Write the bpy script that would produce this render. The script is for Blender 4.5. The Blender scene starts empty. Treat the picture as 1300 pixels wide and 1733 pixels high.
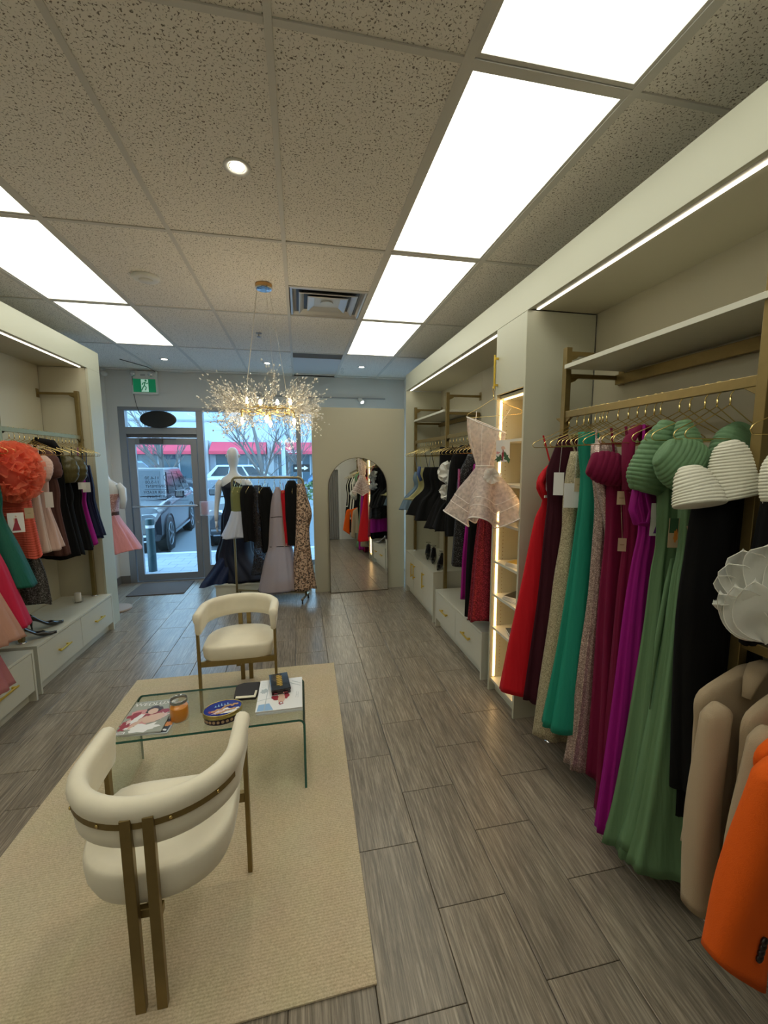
import bpy, math, random
from mathutils import Vector, Matrix, noise
PI = math.pi
sin, cos = math.sin, math.cos
# ---------------------------------------------------------------- camera
scene = bpy.context.scene
COL = scene.collection
cam_data = bpy.data.cameras.new('camera')
cam = bpy.data.objects.new('camera', cam_data)
COL.objects.link(cam)
scene.camera = cam
cam_data.sensor_fit = 'HORIZONTAL'
cam_data.sensor_width = 36.0
cam_data.lens = 698.5 / 1300 * 36.0
cam_data.clip_start = 0.05
cam_data.clip_end = 300
YAW, PITCH, ROLL = -0.2, -0.1209, -0.0042
fwd = Vector((-sin(YAW)*cos(PITCH), cos(YAW)*cos(PITCH), sin(PITCH)))
r0 = Vector((cos(YAW), sin(YAW), 0))
u0 = r0.cross(fwd)
rt = r0*cos(ROLL) + u0*sin(ROLL)
up = -r0*sin(ROLL) + u0*cos(ROLL)
cam.matrix_world = Matrix(((rt.x, up.x, -fwd.x, 0), (rt.y, up.y, -fwd.y, 0), (rt.z, up.z, -fwd.z, 1.72), (0, 0, 0, 1)))
# ---------------------------------------------------------------- sky and exposure
world = bpy.data.worlds.new('world')
scene.world = world
world.use_nodes = True
wn = world.node_tree
wn.nodes.clear()
wo = wn.nodes.new('ShaderNodeOutputWorld')
bg = wn.nodes.new('ShaderNodeBackground')
tc = wn.nodes.new('ShaderNodeTexCoord')
sx = wn.nodes.new('ShaderNodeSeparateXYZ')
cr = wn.nodes.new('ShaderNodeValToRGB')
cr.color_ramp.elements[0].position = 0.0
cr.color_ramp.elements[0].color = (0.44, 0.72, 0.95, 1)
cr.color_ramp.elements[1].position = 0.7
cr.color_ramp.elements[1].color = (0.32, 0.60, 0.92, 1)
wn.links.new(tc.outputs['Generated'], sx.inputs[0])
wn.links.new(sx.outputs['Z'], cr.inputs[0])
wn.links.new(cr.outputs[0], bg.inputs[0])
bg.inputs[1].default_value = 4.0
wn.links.new(bg.outputs[0], wo.inputs[0])
vs = scene.view_settings
scene.display_settings.display_device = 'sRGB'
vs.view_transform = 'Standard'
vs.look = 'None'
vs.exposure = 0.50
vs.gamma = 1.0
vs.use_curve_mapping = False
PANEL_POWER = 2.2      # radiance of the ceiling light panels
LED_POWER = 4.0
# ---------------------------------------------------------------- materials
MATS = {}
def newmat(name):
    m = bpy.data.materials.new(name)
    m.use_nodes = True
    nt = m.node_tree
    b = nt.nodes['Principled BSDF']
    MATS[name] = m
    return m, nt, b
def N(nt, t, **kw):
    n = nt.nodes.new(t)
    for k, v in kw.items():
        if k in n.inputs: n.inputs[k].default_value = v
        else: setattr(n, k, v)
    return n
def mat(name, col, rough=0.5, metal=0.0, bump=0.0, bscale=200.0, vary=0.0, vscale=5.0, sheen=0.0, spec=0.5, coat=0.0, drape=0.0):
    if name in MATS: return MATS[name]
    m, nt, b = newmat(name)
    b.inputs['Base Color'].default_value = (*col, 1)
    b.inputs['Roughness'].default_value = rough
    b.inputs['Metallic'].default_value = metal
    b.inputs['Specular IOR Level'].default_value = spec
    if sheen:
        b.inputs['Sheen Weight'].default_value = sheen
        b.inputs['Sheen Tint'].default_value = (*[min(1, c*1.5+.05) for c in col], 1)
        b.inputs['Sheen Roughness'].default_value = 0.4
    if coat: b.inputs['Coat Weight'].default_value = coat
    geo = N(nt, 'ShaderNodeNewGeometry')
    if bump:
        nz = N(nt, 'ShaderNodeTexNoise', Scale=bscale, Detail=3.0)
        nt.links.new(geo.outputs['Position'], nz.inputs['Vector'])
        bp = N(nt, 'ShaderNodeBump', Strength=bump, Distance=0.002)
        nt.links.new(nz.outputs['Fac'], bp.inputs['Height'])
        nt.links.new(bp.outputs[0], b.inputs['Normal'])
    if drape:
        mp = N(nt, 'ShaderNodeVectorMath', operation='MULTIPLY'); mp.inputs[1].default_value = (1, 1, .10)
        nz = N(nt, 'ShaderNodeTexNoise', Scale=38.0, Detail=2.0, Distortion=0.4)
        nt.links.new(geo.outputs['Position'], mp.inputs[0]); nt.links.new(mp.outputs[0], nz.inputs['Vector'])
        bp = N(nt, 'ShaderNodeBump', Strength=drape, Distance=0.012)
        nt.links.new(nz.outputs['Fac'], bp.inputs['Height']); nt.links.new(bp.outputs[0], b.inputs['Normal'])
    if vary:
        nz = N(nt, 'ShaderNodeTexNoise', Scale=vscale, Detail=4.0)
        nt.links.new(geo.outputs['Position'], nz.inputs['Vector'])
        mx = N(nt, 'ShaderNodeMix', data_type='RGBA')
        nt.links.new(nz.outputs['Fac'], mx.inputs[0])
        mx.inputs[6].default_value = (*[c*(1-vary) for c in col], 1)
        mx.inputs[7].default_value = (*[min(1, c*(1+vary)) for c in col], 1)
        nt.links.new(mx.outputs[2], b.inputs['Base Color'])
    return m
def emis(name, col, power):
    m, nt, b = newmat(name)
    b.inputs['Base Color'].default_value = (*[c*.85 for c in col], 1)
    b.inputs['Emission Color'].default_value = (*col, 1)
    b.inputs['Emission Strength'].default_value = power
    return m
def sheer(name, col, alpha, rough=0.6, net=0.0):
    # thin cloth or film: partly transparent
    m, nt, b = newmat(name)
    b.inputs['Base Color'].default_value = (*col, 1)
    b.inputs['Roughness'].default_value = rough
    tr = N(nt, 'ShaderNodeBsdfTransparent')
    tl = N(nt, 'ShaderNodeBsdfTranslucent', Color=(*col, 1))
    m1 = N(nt, 'ShaderNodeMixShader', Fac=0.35)
    m2 = N(nt, 'ShaderNodeMixShader', Fac=alpha)
    nt.links.new(b.outputs[0], m1.inputs[1]); nt.links.new(tl.outputs[0], m1.inputs[2])
    nt.links.new(tr.outputs[0], m2.inputs[1]); nt.links.new(m1.outputs[0], m2.inputs[2])
    if net:
        geo = N(nt, 'ShaderNodeNewGeometry')
        nz = N(nt, 'ShaderNodeTexNoise', Scale=net, Detail=3.0)
        nt.links.new(geo.outputs['Position'], nz.inputs['Vector'])
        mr = N(nt, 'ShaderNodeMapRange')
        mr.inputs[1].default_value = 0.35; mr.inputs[2].default_value = 0.65
        mr.inputs[3].default_value = alpha*0.7; mr.inputs[4].default_value = min(1, alpha*1.25)
        nt.links.new(nz.outputs['Fac'], mr.inputs[0]); nt.links.new(mr.outputs[0], m2.inputs[0])
    nt.links.new(m2.outputs[0], nt.nodes['Material Output'].inputs[0])
    return m
def pane(name, tint, refl=1.0):
    # thin glass: transparent with a Fresnel reflection
    m, nt, b = newmat(name)
    nt.nodes.remove(b)
    tr = N(nt, 'ShaderNodeBsdfTransparent', Color=(*tint, 1))
    gl = N(nt, 'ShaderNodeBsdfGlossy', Roughness=0.02)
    lw = N(nt, 'ShaderNodeLayerWeight', Blend=0.5)
    fr = N(nt, 'ShaderNodeMath', operation='POWER'); fr.inputs[1].default_value = 4.0
    nt.links.new(lw.outputs['Facing'], fr.inputs[0])
    mm = N(nt, 'ShaderNodeMath', operation='MULTIPLY_ADD')
    mm.inputs[1].default_value = refl*0.9; mm.inputs[2].default_value = refl*0.035
    mx = N(nt, 'ShaderNodeMixShader')
    nt.links.new(fr.outputs[0], mm.inputs[0]); nt.links.new(mm.outputs[0], mx.inputs[0])
    nt.links.new(tr.outputs[0], mx.inputs[1]); nt.links.new(gl.outputs[0], mx.inputs[2])
    nt.links.new(mx.outputs[0], nt.nodes['Material Output'].inputs[0])
    return m
def sequin(name, col, spark, scale=260, rough=0.35, amt=0.5, metal=0.6):
    m, nt, b = newmat(name)
    geo = N(nt, 'ShaderNodeNewGeometry')
    vo = N(nt, 'ShaderNodeTexVoronoi', Scale=scale)
    nt.links.new(geo.outputs['Position'], vo.inputs['Vector'])
    sp = N(nt, 'ShaderNodeSeparateColor')
    nt.links.new(vo.outputs['Color'], sp.inputs[0])
    rp = N(nt, 'ShaderNodeValToRGB')
    rp.color_ramp.elements[0].position = 1-amt; rp.color_ramp.elements[0].color = (*col, 1)
    rp.color_ramp.elements[1].position = 1.0; rp.color_ramp.elements[1].color = (*spark, 1)
    nt.links.new(sp.outputs[0], rp.inputs[0]); nt.links.new(rp.outputs[0], b.inputs['Base Color'])
    b.inputs['Metallic'].default_value = metal
    b.inputs['Roughness'].default_value = rough
    bp = N(nt, 'ShaderNodeBump', Strength=0.5, Distance=0.002)
    nt.links.new(sp.outputs[1], bp.inputs['Height']); nt.links.new(bp.outputs[0], b.inputs['Normal'])
    return m
def leopard(name):
    m, nt, b = newmat(name)
    geo = N(nt, 'ShaderNodeNewGeometry')
    vo = N(nt, 'ShaderNodeTexVoronoi', Scale=44, feature='F1')
    nz = N(nt, 'ShaderNodeTexNoise', Scale=30, Detail=2.0)
    av = N(nt, 'ShaderNodeVectorMath', operation='SCALE'); av.inputs[3].default_value = 0.05
    ad = N(nt, 'ShaderNodeVectorMath', operation='ADD')
    nt.links.new(geo.outputs['Position'], nz.inputs['Vector'])
    nt.links.new(nz.outputs['Color'], av.inputs[0]); nt.links.new(av.outputs[0], ad.inputs[1])
    nt.links.new(geo.outputs['Position'], ad.inputs[0]); nt.links.new(ad.outputs[0], vo.inputs['Vector'])
    rp = N(nt, 'ShaderNodeValToRGB')
    e = rp.color_ramp.elements
    e[0].position = 0; e[0].color = (0.30, 0.16, 0.09, 1)
    e[1].position = 1; e[1].color = (0.55, 0.38, 0.27, 1)
    for p, c in ((0.26, (0.30, 0.16, 0.09)), (0.30, (0.012, 0.01, 0.01)), (0.47, (0.012, 0.01, 0.01)), (0.52, (0.55, 0.38, 0.27))):
        k = e.new(p); k.color = (*c, 1)
    nt.links.new(vo.outputs['Distance'], rp.inputs[0])
    nt.links.new(rp.outputs[0], b.inputs['Base Color'])
    b.inputs['Roughness'].default_value = 0.6
    return m
def tile_mat():
    m, nt, b = newmat('wood_look_tile')
    geo = N(nt, 'ShaderNodeNewGeometry')
    oi = N(nt, 'ShaderNodeObjectInfo')
    mp = N(nt, 'ShaderNodeVectorMath', operation='MULTIPLY'); mp.inputs[1].default_value = (1.0, 0.045, 1.0)
    of = N(nt, 'ShaderNodeVectorMath', operation='SCALE'); of.inputs[0].default_value = (3.1, 7.7, 0)
    ad = N(nt, 'ShaderNodeVectorMath', operation='ADD')
    nt.links.new(geo.outputs['Position'], mp.inputs[0])
    nt.links.new(oi.outputs['Random'], of.inputs[3])
    nt.links.new(mp.outputs[0], ad.inputs[0]); nt.links.new(of.outputs[0], ad.inputs[1])
    n1 = N(nt, 'ShaderNodeTexNoise', Scale=110, Detail=6.0, Roughness=0.7, Distortion=0.4)
    n2 = N(nt, 'ShaderNodeTexNoise', Scale=14, Detail=3.0, Distortion=0.6)
    for n in (n1, n2): nt.links.new(ad.outputs[0], n.inputs['Vector'])
    r1 = N(nt, 'ShaderNodeValToRGB')
    e = r1.color_ramp.elements
    e[0].position = 0.33; e[0].color = (0.115, 0.096, 0.073, 1)
    e[1].position = 0.66; e[1].color = (0.38, 0.33, 0.262, 1)
    k = e.new(0.5); k.color = (0.225, 0.192, 0.150, 1)
    nt.links.new(n1.outputs['Fac'], r1.inputs[0])
    r2 = N(nt, 'ShaderNodeValToRGB')
    r2.color_ramp.elements[0].position = 0.3; r2.color_ramp.elements[0].color = (0.80, 0.80, 0.80, 1)
    r2.color_ramp.elements[1].position = 0.7; r2.color_ramp.elements[1].color = (1.15, 1.13, 1.10, 1)
    nt.links.new(n2.outputs['Fac'], r2.inputs[0])
    mx = N(nt, 'ShaderNodeMix', data_type='RGBA', blend_type='MULTIPLY'); mx.inputs[0].default_value = 1
    nt.links.new(r1.outputs[0], mx.inputs[6]); nt.links.new(r2.outputs[0], mx.inputs[7])
    nt.links.new(mx.outputs[2], b.inputs['Base Color'])
    b.inputs['Roughness'].default_value = 0.30
    bp = N(nt, 'ShaderNodeBump', Strength=0.2, Distance=0.001)
    nt.links.new(n1.outputs['Fac'], bp.inputs['Height']); nt.links.new(bp.outputs[0], b.inputs['Normal'])
    return m
def ceiling_mat():
    m, nt, b = newmat('fissured_ceiling_tile')
    geo = N(nt, 'ShaderNodeNewGeometry')
    n1 = N(nt, 'ShaderNodeTexNoise', Scale=135, Detail=2.0, Roughness=0.5, Distortion=0.6)
    nt.links.new(geo.outputs['Position'], n1.inputs['Vector'])
    r1 = N(nt, 'ShaderNodeValToRGB')
    e = r1.color_ramp.elements
    e[0].position = 0.355; e[0].color = (0.22, 0.19, 0.15, 1)
    e[1].position = 0.415; e[1].color = (0.90, 0.865, 0.80, 1)
    nt.links.new(n1.outputs['Fac'], r1.inputs[0])
    nt.links.new(r1.outputs[0], b.inputs['Base Color'])
    b.inputs['Roughness'].default_value = 0.95
    bp = N(nt, 'ShaderNodeBump', Strength=0.6, Distance=0.003)
    nt.links.new(r1.outputs[0], bp.inputs['Height']); nt.links.new(bp.outputs[0], b.inputs['Normal'])
    return m
def rug_mat():
    m, nt, b = newmat('woven_jute')
    geo = N(nt, 'ShaderNodeNewGeometry')
    sp = N(nt, 'ShaderNodeSeparateXYZ'); nt.links.new(geo.outputs['Position'], sp.inputs[0])
    w1 = N(nt, 'ShaderNodeTexWave', Scale=30, Distortion=3.5, Detail=2.0); w1.bands_direction = 'Y'
    w1.inputs['Detail Scale'].default_value = 6.0
    nt.links.new(geo.outputs['Position'], w1.inputs['Vector'])
    n1 = N(nt, 'ShaderNodeTexNoise', Scale=160, Detail=3.0)
    n2 = N(nt, 'ShaderNodeTexNoise', Scale=5, Detail=5.0)
    for n in (n1, n2): nt.links.new(geo.outputs['Position'], n.inputs['Vector'])
    r = N(nt, 'ShaderNodeValToRGB')
    r.color_ramp.elements[0].position = 0.25; r.color_ramp.elements[0].color = (0.49, 0.40, 0.255, 1)
    r.color_ramp.elements[1].position = 0.75; r.color_ramp.elements[1].color = (0.76, 0.65, 0.455, 1)
    mx = N(nt, 'ShaderNodeMix', data_type='RGBA', blend_type='MULTIPLY'); mx.inputs[0].default_value = 0.35
    ad = N(nt, 'ShaderNodeMath', operation='ADD'); md = N(nt, 'ShaderNodeMath', operation='MULTIPLY'); md.inputs[1].default_value = 0.22
    nt.links.new(w1.outputs['Fac'], md.inputs[0])
    mm = N(nt, 'ShaderNodeMath', operation='MULTIPLY'); mm.inputs[1].default_value = 0.78
    nt.links.new(n1.outputs['Fac'], mm.inputs[0])
    nt.links.new(md.outputs[0], ad.inputs[0]); nt.links.new(mm.outputs[0], ad.inputs[1])
    nt.links.new(ad.outputs[0], r.inputs[0])
    nt.links.new(r.outputs[0], mx.inputs[6]); nt.links.new(n2.outputs['Color'], mx.inputs[7])
    mx2 = N(nt, 'ShaderNodeMix', data_type='RGBA'); mx2.inputs[0].default_value = 0.35
    nt.links.new(r.outputs[0], mx2.inputs[6]); nt.links.new(mx.outputs[2], mx2.inputs[7])
    nt.links.new(mx2.outputs[2], b.inputs['Base Color'])
    b.inputs['Roughness'].default_value = 0.95
    bp = N(nt, 'ShaderNodeBump', Strength=0.8, Distance=0.004)
    nt.links.new(ad.outputs[0], bp.inputs['Height']); nt.links.new(bp.outputs[0], b.inputs['Normal'])
    return m
TILE = tile_mat(); CEILT = ceiling_mat(); JUTE = rug_mat()
WALL = mat('painted_wall', (0.74, 0.73, 0.69), 0.75, bump=0.05)
CAB = mat('cream_laminate', (0.52, 0.515, 0.40), 0.42, bump=0.03, bscale=300)
CABW = mat('white_laminate', (0.62, 0.61, 0.51), 0.4)
BACK = mat('cream_back_panel', (0.52, 0.485, 0.36), 0.5)
GAP = mat('dark_joint', (0.03, 0.03, 0.028), 0.9)
GROUT = mat('dark_grout', (0.085, 0.075, 0.062), 0.9)
GRID = mat('ceiling_grid_metal', (0.66, 0.645, 0.60), 0.55)
BRONZE = mat('bronze_paint', (0.26, 0.19, 0.075), 0.36, 0.75, vary=0.12, vscale=30)
BRASS = mat('polished_brass', (0.78, 0.60, 0.24), 0.22, 1.0)
YBRASS = mat('yellow_brass', (0.75, 0.52, 0.08), 0.3, 0.85)
CHROME = mat('chrome', (0.8, 0.8, 0.82), 0.08, 1.0)
ALU = mat('anodised_aluminium', (0.30, 0.31, 0.33), 0.42, 0.6)
DARK = mat('black_plastic', (0.012, 0.012, 0.013), 0.35)
WHITE = mat('white_plastic', (0.78, 0.78, 0.75), 0.4)
VELVET = mat('cream_velvet', (0.80, 0.745, 0.60), 0.8, sheen=0.35, vary=0.10, vscale=9)
PANEL = emis('light_panel_diffuser', (1.0, 1.0, 0.86), PANEL_POWER)
LED = emis('warm_led', (1.0, 0.60, 0.24), LED_POWER*2.2)
LEDW = emis('white_led', (1.0, 0.92, 0.75), LED_POWER)
MIRROR = mat('silvered_glass', (0.86, 0.87, 0.85), 0.01, 1.0)
GLASS = pane('window_glass', (0.93, 0.97, 0.98))
TGLASS = pane('table_glass', (0.90, 0.95, 0.93), 1.2)
# ---------------------------------------------------------------- mesh builder
class MB:
    def __init__(s): s.v = []; s.f = []; s.m = []
    def add(s, v, f, mi=0):
        o = len(s.v); s.v += [tuple(p) for p in v]
        s.f += [tuple(i+o for i in q) for q in f]; s.m += [mi]*len(f); return s
    def box(s, x0, x1, y0, y1, z0, z1, mi=0):
        v = [(x, y, z) for z in (z0, z1) for x, y in ((x0, y0), (x1, y0), (x1, y1), (x0, y1))]
        return s.add(v, [(3, 2, 1, 0), (4, 5, 6, 7), (0, 1, 5, 4), (1, 2, 6, 5), (2, 3, 7, 6), (3, 0, 4, 7)], mi)
    def prism(s, pts, z0, z1, axis='z', mi=0):
        n = len(pts)
        def P(a, b, c): return {'z': (a, b, c), 'y': (a, c, b), 'x': (c, a, b)}[axis]
        v = [P(a, b, z0) for a, b in pts] + [P(a, b, z1) for a, b in pts]
        return s.add(v, [tuple(range(n))[::-1], tuple(range(n, 2*n))] + [(i, (i+1) % n, (i+1) % n+n, i+n) for i in range(n)], mi)
    def rings(s, R, cap0=True, cap1=True, closed=False, mi=0):
        n = len(R[0]); v = [p for r in R for p in r]; k = len(R); f = []
        for j in range(k if closed else k-1):
            a = j*n; b = ((j+1) % k)*n
            for i in range(n): f.append((a+i, a+(i+1) % n, b+(i+1) % n, b+i))
        if not closed and cap0: f.append(tuple(range(n))[::-1])
        if not closed and cap1: f.append(tuple(range((k-1)*n, k*n)))
        return s.add(v, f, mi)
    def sheet(s, R, mi=0):
        n = len(R[0]); v = [p for r in R for p in r]; f = []
        for j in range(len(R)-1):
            for i in range(n-1): f.append((j*n+i, j*n+i+1, (j+1)*n+i+1, (j+1)*n+i))
        return s.add(v, f, mi)
    def tube(s, pts, r, n=8, closed=False, sx=1.0, sy=1.0, up=None, mi=0, rot=0.0):
        pts = [Vector(p) for p in pts]; k = len(pts); R = []
        prev = None
        for i, p in enumerate(pts):
            a = pts[(i-1) % k] if (closed or i > 0) else p
            b = pts[(i+1) % k] if (closed or i < k-1) else p
            d = (b-a).normalized() if (b-a).length > 1e-9 else Vector((0, 0, 1))
            if up is not None: e = Vector(up)
            elif prev is not None: e = prev
            else: e = Vector((0, 0, 1)) if abs(d.z) < 0.9 else Vector((1, 0, 0))
            e = (e - d*e.dot(d))
            e = e.normalized() if e.length > 1e-6 else d.orthogonal().normalized()
            prev = e; g = d.cross(e)
            rr = r[i] if isinstance(r, (list, tuple)) else r
            R.append([p + (g*cos(2*PI*j/n+rot)*sx + e*sin(2*PI*j/n+rot)*sy)*rr for j in range(n)])
        return s.rings(R, closed=closed, mi=mi)
    def bar(s, pts, w, h, up=(0, 0, 1), closed=False, mi=0):
        # rectangular section w across, h along up
        q = math.sqrt(2)/2
        return s.tube(pts, 1.0, 4, closed, sx=w*q, sy=h*q, up=up, rot=PI/4, mi=mi)
    def lathe(s, prof, n=24, c=(0, 0, 0), axis='z', mi=0, cap=True):
        R = []
        for r, z in prof:
            ring = []
            for i in range(n):
                a = 2*PI*i/n; x, y = r*cos(a), r*sin(a)
                q = {'z': (x, y, z), 'y': (x, z, -y), 'x': (z, x, y)}[axis]
                ring.append((c[0]+q[0], c[1]+q[1], c[2]+q[2]))
            R.append(ring)
        return s.rings(R, cap, cap, mi=mi)
    def xf(s, M):
        s.v = [tuple(M @ Vector(p)) for p in s.v]; return s
def wloc(o):
    l = Vector((0, 0, 0))
    while o is not None: l += o.location; o = o.parent
    return l
def O(name, mb, m, parent=None, smooth=False, bev=0.0, seg=2, sub=0):
    me = bpy.data.meshes.new(name)
    l = wloc(parent) if parent else Vector((0, 0, 0))
    me.from_pydata([(p[0]-l.x, p[1]-l.y, p[2]-l.z) for p in mb.v], [], mb.f)
    ms = m if isinstance(m, (list, tuple)) else [m]
    for x in ms: me.materials.append(x)
    if len(ms) > 1: me.polygons.foreach_set('material_index', mb.m)
    if smooth: me.polygons.foreach_set('use_smooth', [True]*len(me.polygons))
    me.update()
    o = bpy.data.objects.new(name, me); COL.objects.link(o)
    if parent: o.parent = parent
    if bev:
        b = o.modifiers.new('bevel', 'BEVEL'); b.width = bev; b.segments = seg; b.limit_method = 'ANGLE'; b.angle_limit = 0.6
    if sub:
        b = o.modifiers.new('sub', 'SUBSURF'); b.levels = sub; b.render_levels = sub
    return o
def boxo(name, m, parent, *a, bev=0.0, **k): return O(name, MB().box(*a), m, parent, bev=bev, **k)
def tag(o, label=None, cat=None, group=None, kind=None):
    if label: o['label'] = label
    if cat: o['category'] = cat
    if group: o['group'] = group
    if kind: o['kind'] = kind
    return o
def thing(name, label, cat, loc=(0, 0, 0), rz=0.0, group=None):
    o = bpy.data.objects.new(name, None); COL.objects.link(o)
    o.empty_display_size = 0.05
    o.location = loc; o.rotation_euler = (0, 0, rz)
    return tag(o, label, cat, group)
def link_copy(o, parent=None, loc=None, rz=None, label=None, group=None):
    c = o.copy(); COL.objects.link(c)
    if parent: c.parent = parent
    if loc is not None: c.location = loc
    if rz is not None: c.rotation_euler = (c.rotation_euler[0], c.rotation_euler[1], rz)
    if label: c['label'] = label
    if group: c['group'] = group
    for ch in o.children: link_copy(ch, c)
    return c
def text(s, size, m, parent, M, name='lettering', depth=0.0006, align='CENTER'):
    cu = bpy.data.curves.new(name, 'FONT'); cu.body = s; cu.size = size
    cu.align_x = align; cu.align_y = 'CENTER'; cu.extrude = depth
    t = bpy.data.objects.new(name, cu)
    me = bpy.data.meshes.new_from_object(t)
    bpy.data.objects.remove(t); bpy.data.curves.remove(cu)
    l = wloc(parent) if parent else Vector((0, 0, 0))
    me.transform(Matrix.Translation(-l) @ M)
    me.materials.clear(); me.materials.append(m)
    o = bpy.data.objects.new(name, me); COL.objects.link(o)
    if parent: o.parent = parent
    return o
def frame_M(o, ex, ey):
    ex = Vector(ex).normalized(); ey = Vector(ey).normalized(); ez = ex.cross(ey)
    return Matrix(((ex.x, ey.x, ez.x, o[0]), (ex.y, ey.y, ez.y, o[1]), (ex.z, ey.z, ez.z, o[2]), (0, 0, 0, 1)))
def sm(a, b, t):
    t = max(0, min(1, (t-a)/(b-a))); return t*t*(3-2*t)
def interp(tab, z):
    # tab: rows (z, a, b, ...) sorted by falling z; smooth interpolation
    if z >= tab[0][0]: return tab[0][1:]
    if z <= tab[-1][0]: return tab[-1][1:]
    for i in range(len(tab)-1):
        if tab[i][0] >= z >= tab[i+1][0]:
            z0, z1 = tab[i][0], tab[i+1][0]; t = (z-z0)/(z1-z0)
            p0 = tab[max(0, i-1)]; p1 = tab[i]; p2 = tab[i+1]; p3 = tab[min(len(tab)-1, i+2)]
            out = []
            for k in range(1, len(p1)):
                m1 = (p2[k]-p0[k])/((p2[0]-p0[0]) or 1)*(z1-z0); m2 = (p3[k]-p1[k])/((p3[0]-p1[0]) or 1)*(z1-z0)
                out.append((2*t**3-3*t*t+1)*p1[k]+(t**3-2*t*t+t)*m1+(-2*t**3+3*t*t)*p2[k]+(t**3-t*t)*m2)
            return out
# ================================================================ ROOM
YB = -1.7            # back wall
YW = 6.42            # shop front
XL, XR = -2.56, 1.84
ZC = 2.98
def struct(name, mb, m, parent=None, **k):
    o = O(name, mb, m, parent, **k); o['kind'] = 'structure'; return o
floor = struct('floor', MB().box(XL-.1, XR+.1, YB-.3, YW+.08, -.12, -.0095), GROUT)
floor['label'] = 'grey wood-look tile floor of the boutique'
_tm = {}
def tile_mesh(w, l):
    key = (round(w, 4), round(l, 4))
    if key in _tm: return _tm[key]
    b = 0.0018; mb = MB()
    x, y = w/2, l/2
    v = [(-x, -y, -.0095), (x, -y, -.0095), (x, y, -.0095), (-x, y, -.0095), (-x, -y, -.0012), (x, -y, -.0012), (x, y, -.0012), (-x, y, -.0012),
         (-x+b, -y+b, 0), (x-b, -y+b, 0), (x-b, y-b, 0), (-x+b, y-b, 0)]
    f = [(8, 9, 10, 11)] + [(i, (i+1) % 4, (i+1) % 4+4, i+4) for i in range(4)] + [(i+4, (i+1) % 4+4, (i+1) % 4+8, i+8) for i in range(4)]
    me = bpy.data.meshes.new('floor_tile'); me.from_pydata(v, [], f); me.materials.append(TILE); me.update()
    _tm[key] = me; return me
PX, PY = 0.2815, 0.5775
i0 = math.floor((XL-.479)/PX)
for i in range(i0, 6):
    xa = max(XL, .479+i*PX); xb = min(XR, .479+(i+1)*PX)
    if xb-xa < 0.02: continue
    off = 1.335 if i % 2 == 0 else 1.049
    for j in range(-8, 12):
        ya = max(YB, off+j*PY); yb = min(YW, off+(j+1)*PY)
        if yb-ya < 0.03: continue
        o = bpy.data.objects.new('floor_tile', tile_mesh(xb-xa-.0026, yb-ya-.0026)); COL.objects.link(o)
        o.location = ((xa+xb)/2, (ya+yb)/2, 0); o.parent = floor
# walls
WG = mat('wall_shop_front', (0.68, 0.69, 0.68), 0.8, bump=0.05)
struct('wall_left', MB().box(XL-.12, XL, YB, YW+.1, 0, ZC+.1), WALL)
w = struct('wall_right', MB().box(XR, XR+.12, YB, YW+.1, 0, ZC+.1), WALL)
struct('return', MB().box(1.62, XR, 5.46, YW, 0, ZC), WALL, w)
wf = struct('wall_front', MB().box(XL, 1.62, YW-.02, YW+.16, 2.49, ZC+.05).box(XL-.05, -2.43, YW-.02, YW+.16, 0, 2.49).box(1.55, 1.62, YW-.02, YW+.16, 0, 2.49), WG)
struct('baseboard_front', MB().box(XL+.001, -2.43, YW-.035, YW-.021, 0, .11), mat('tile_base', (0.16, 0.15, 0.14), .5))
struct('baseboard_left', MB().box(XL, XL+.014, 4.9, YW-.036, 0, .11), MATS['tile_base'])
# back wall with curtained opening (seen in the mirror)
wb = struct('wall_back', MB().box(XL, .35, YB-.12, YB, 0, ZC).box(1.12, XR, YB-.12, YB, 0, ZC).box(.35, 1.12, YB-.12, YB, 2.1, ZC), WALL)
struct('trim_1', MB().box(.28, .35, YB, YB+.02, 0, 2.17).box(1.12, 1.19, YB, YB+.02, 0, 2.17).box(.35, 1.12, YB, YB+.02, 2.10, 2.17), WHITE)
struct('baseboard_back', MB().box(XL, .28, YB, YB+.014, 0, .10), WHITE)
R = []
for k in range(12):
    z = 2.08*(1-k/11)+.02
    R.append([(.36+.75*i/120, YB-.06+.022*sin(i*.62+.3*sin(k*.3))+.01*sin(i*1.7), z) for i in range(121)])
cu = O('curtain', MB().sheet(R), mat('grey_curtain', (0.30, 0.285, 0.27), .8, sheen=.3), smooth=True)
tag(cu, 'grey pleated curtain closing the doorway seen in the mirror', 'curtain')
struct('wall_behind', MB().box(.2, 1.3, YB-.19, YB-.121, -.01, 2.4), WALL, wb)
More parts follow.
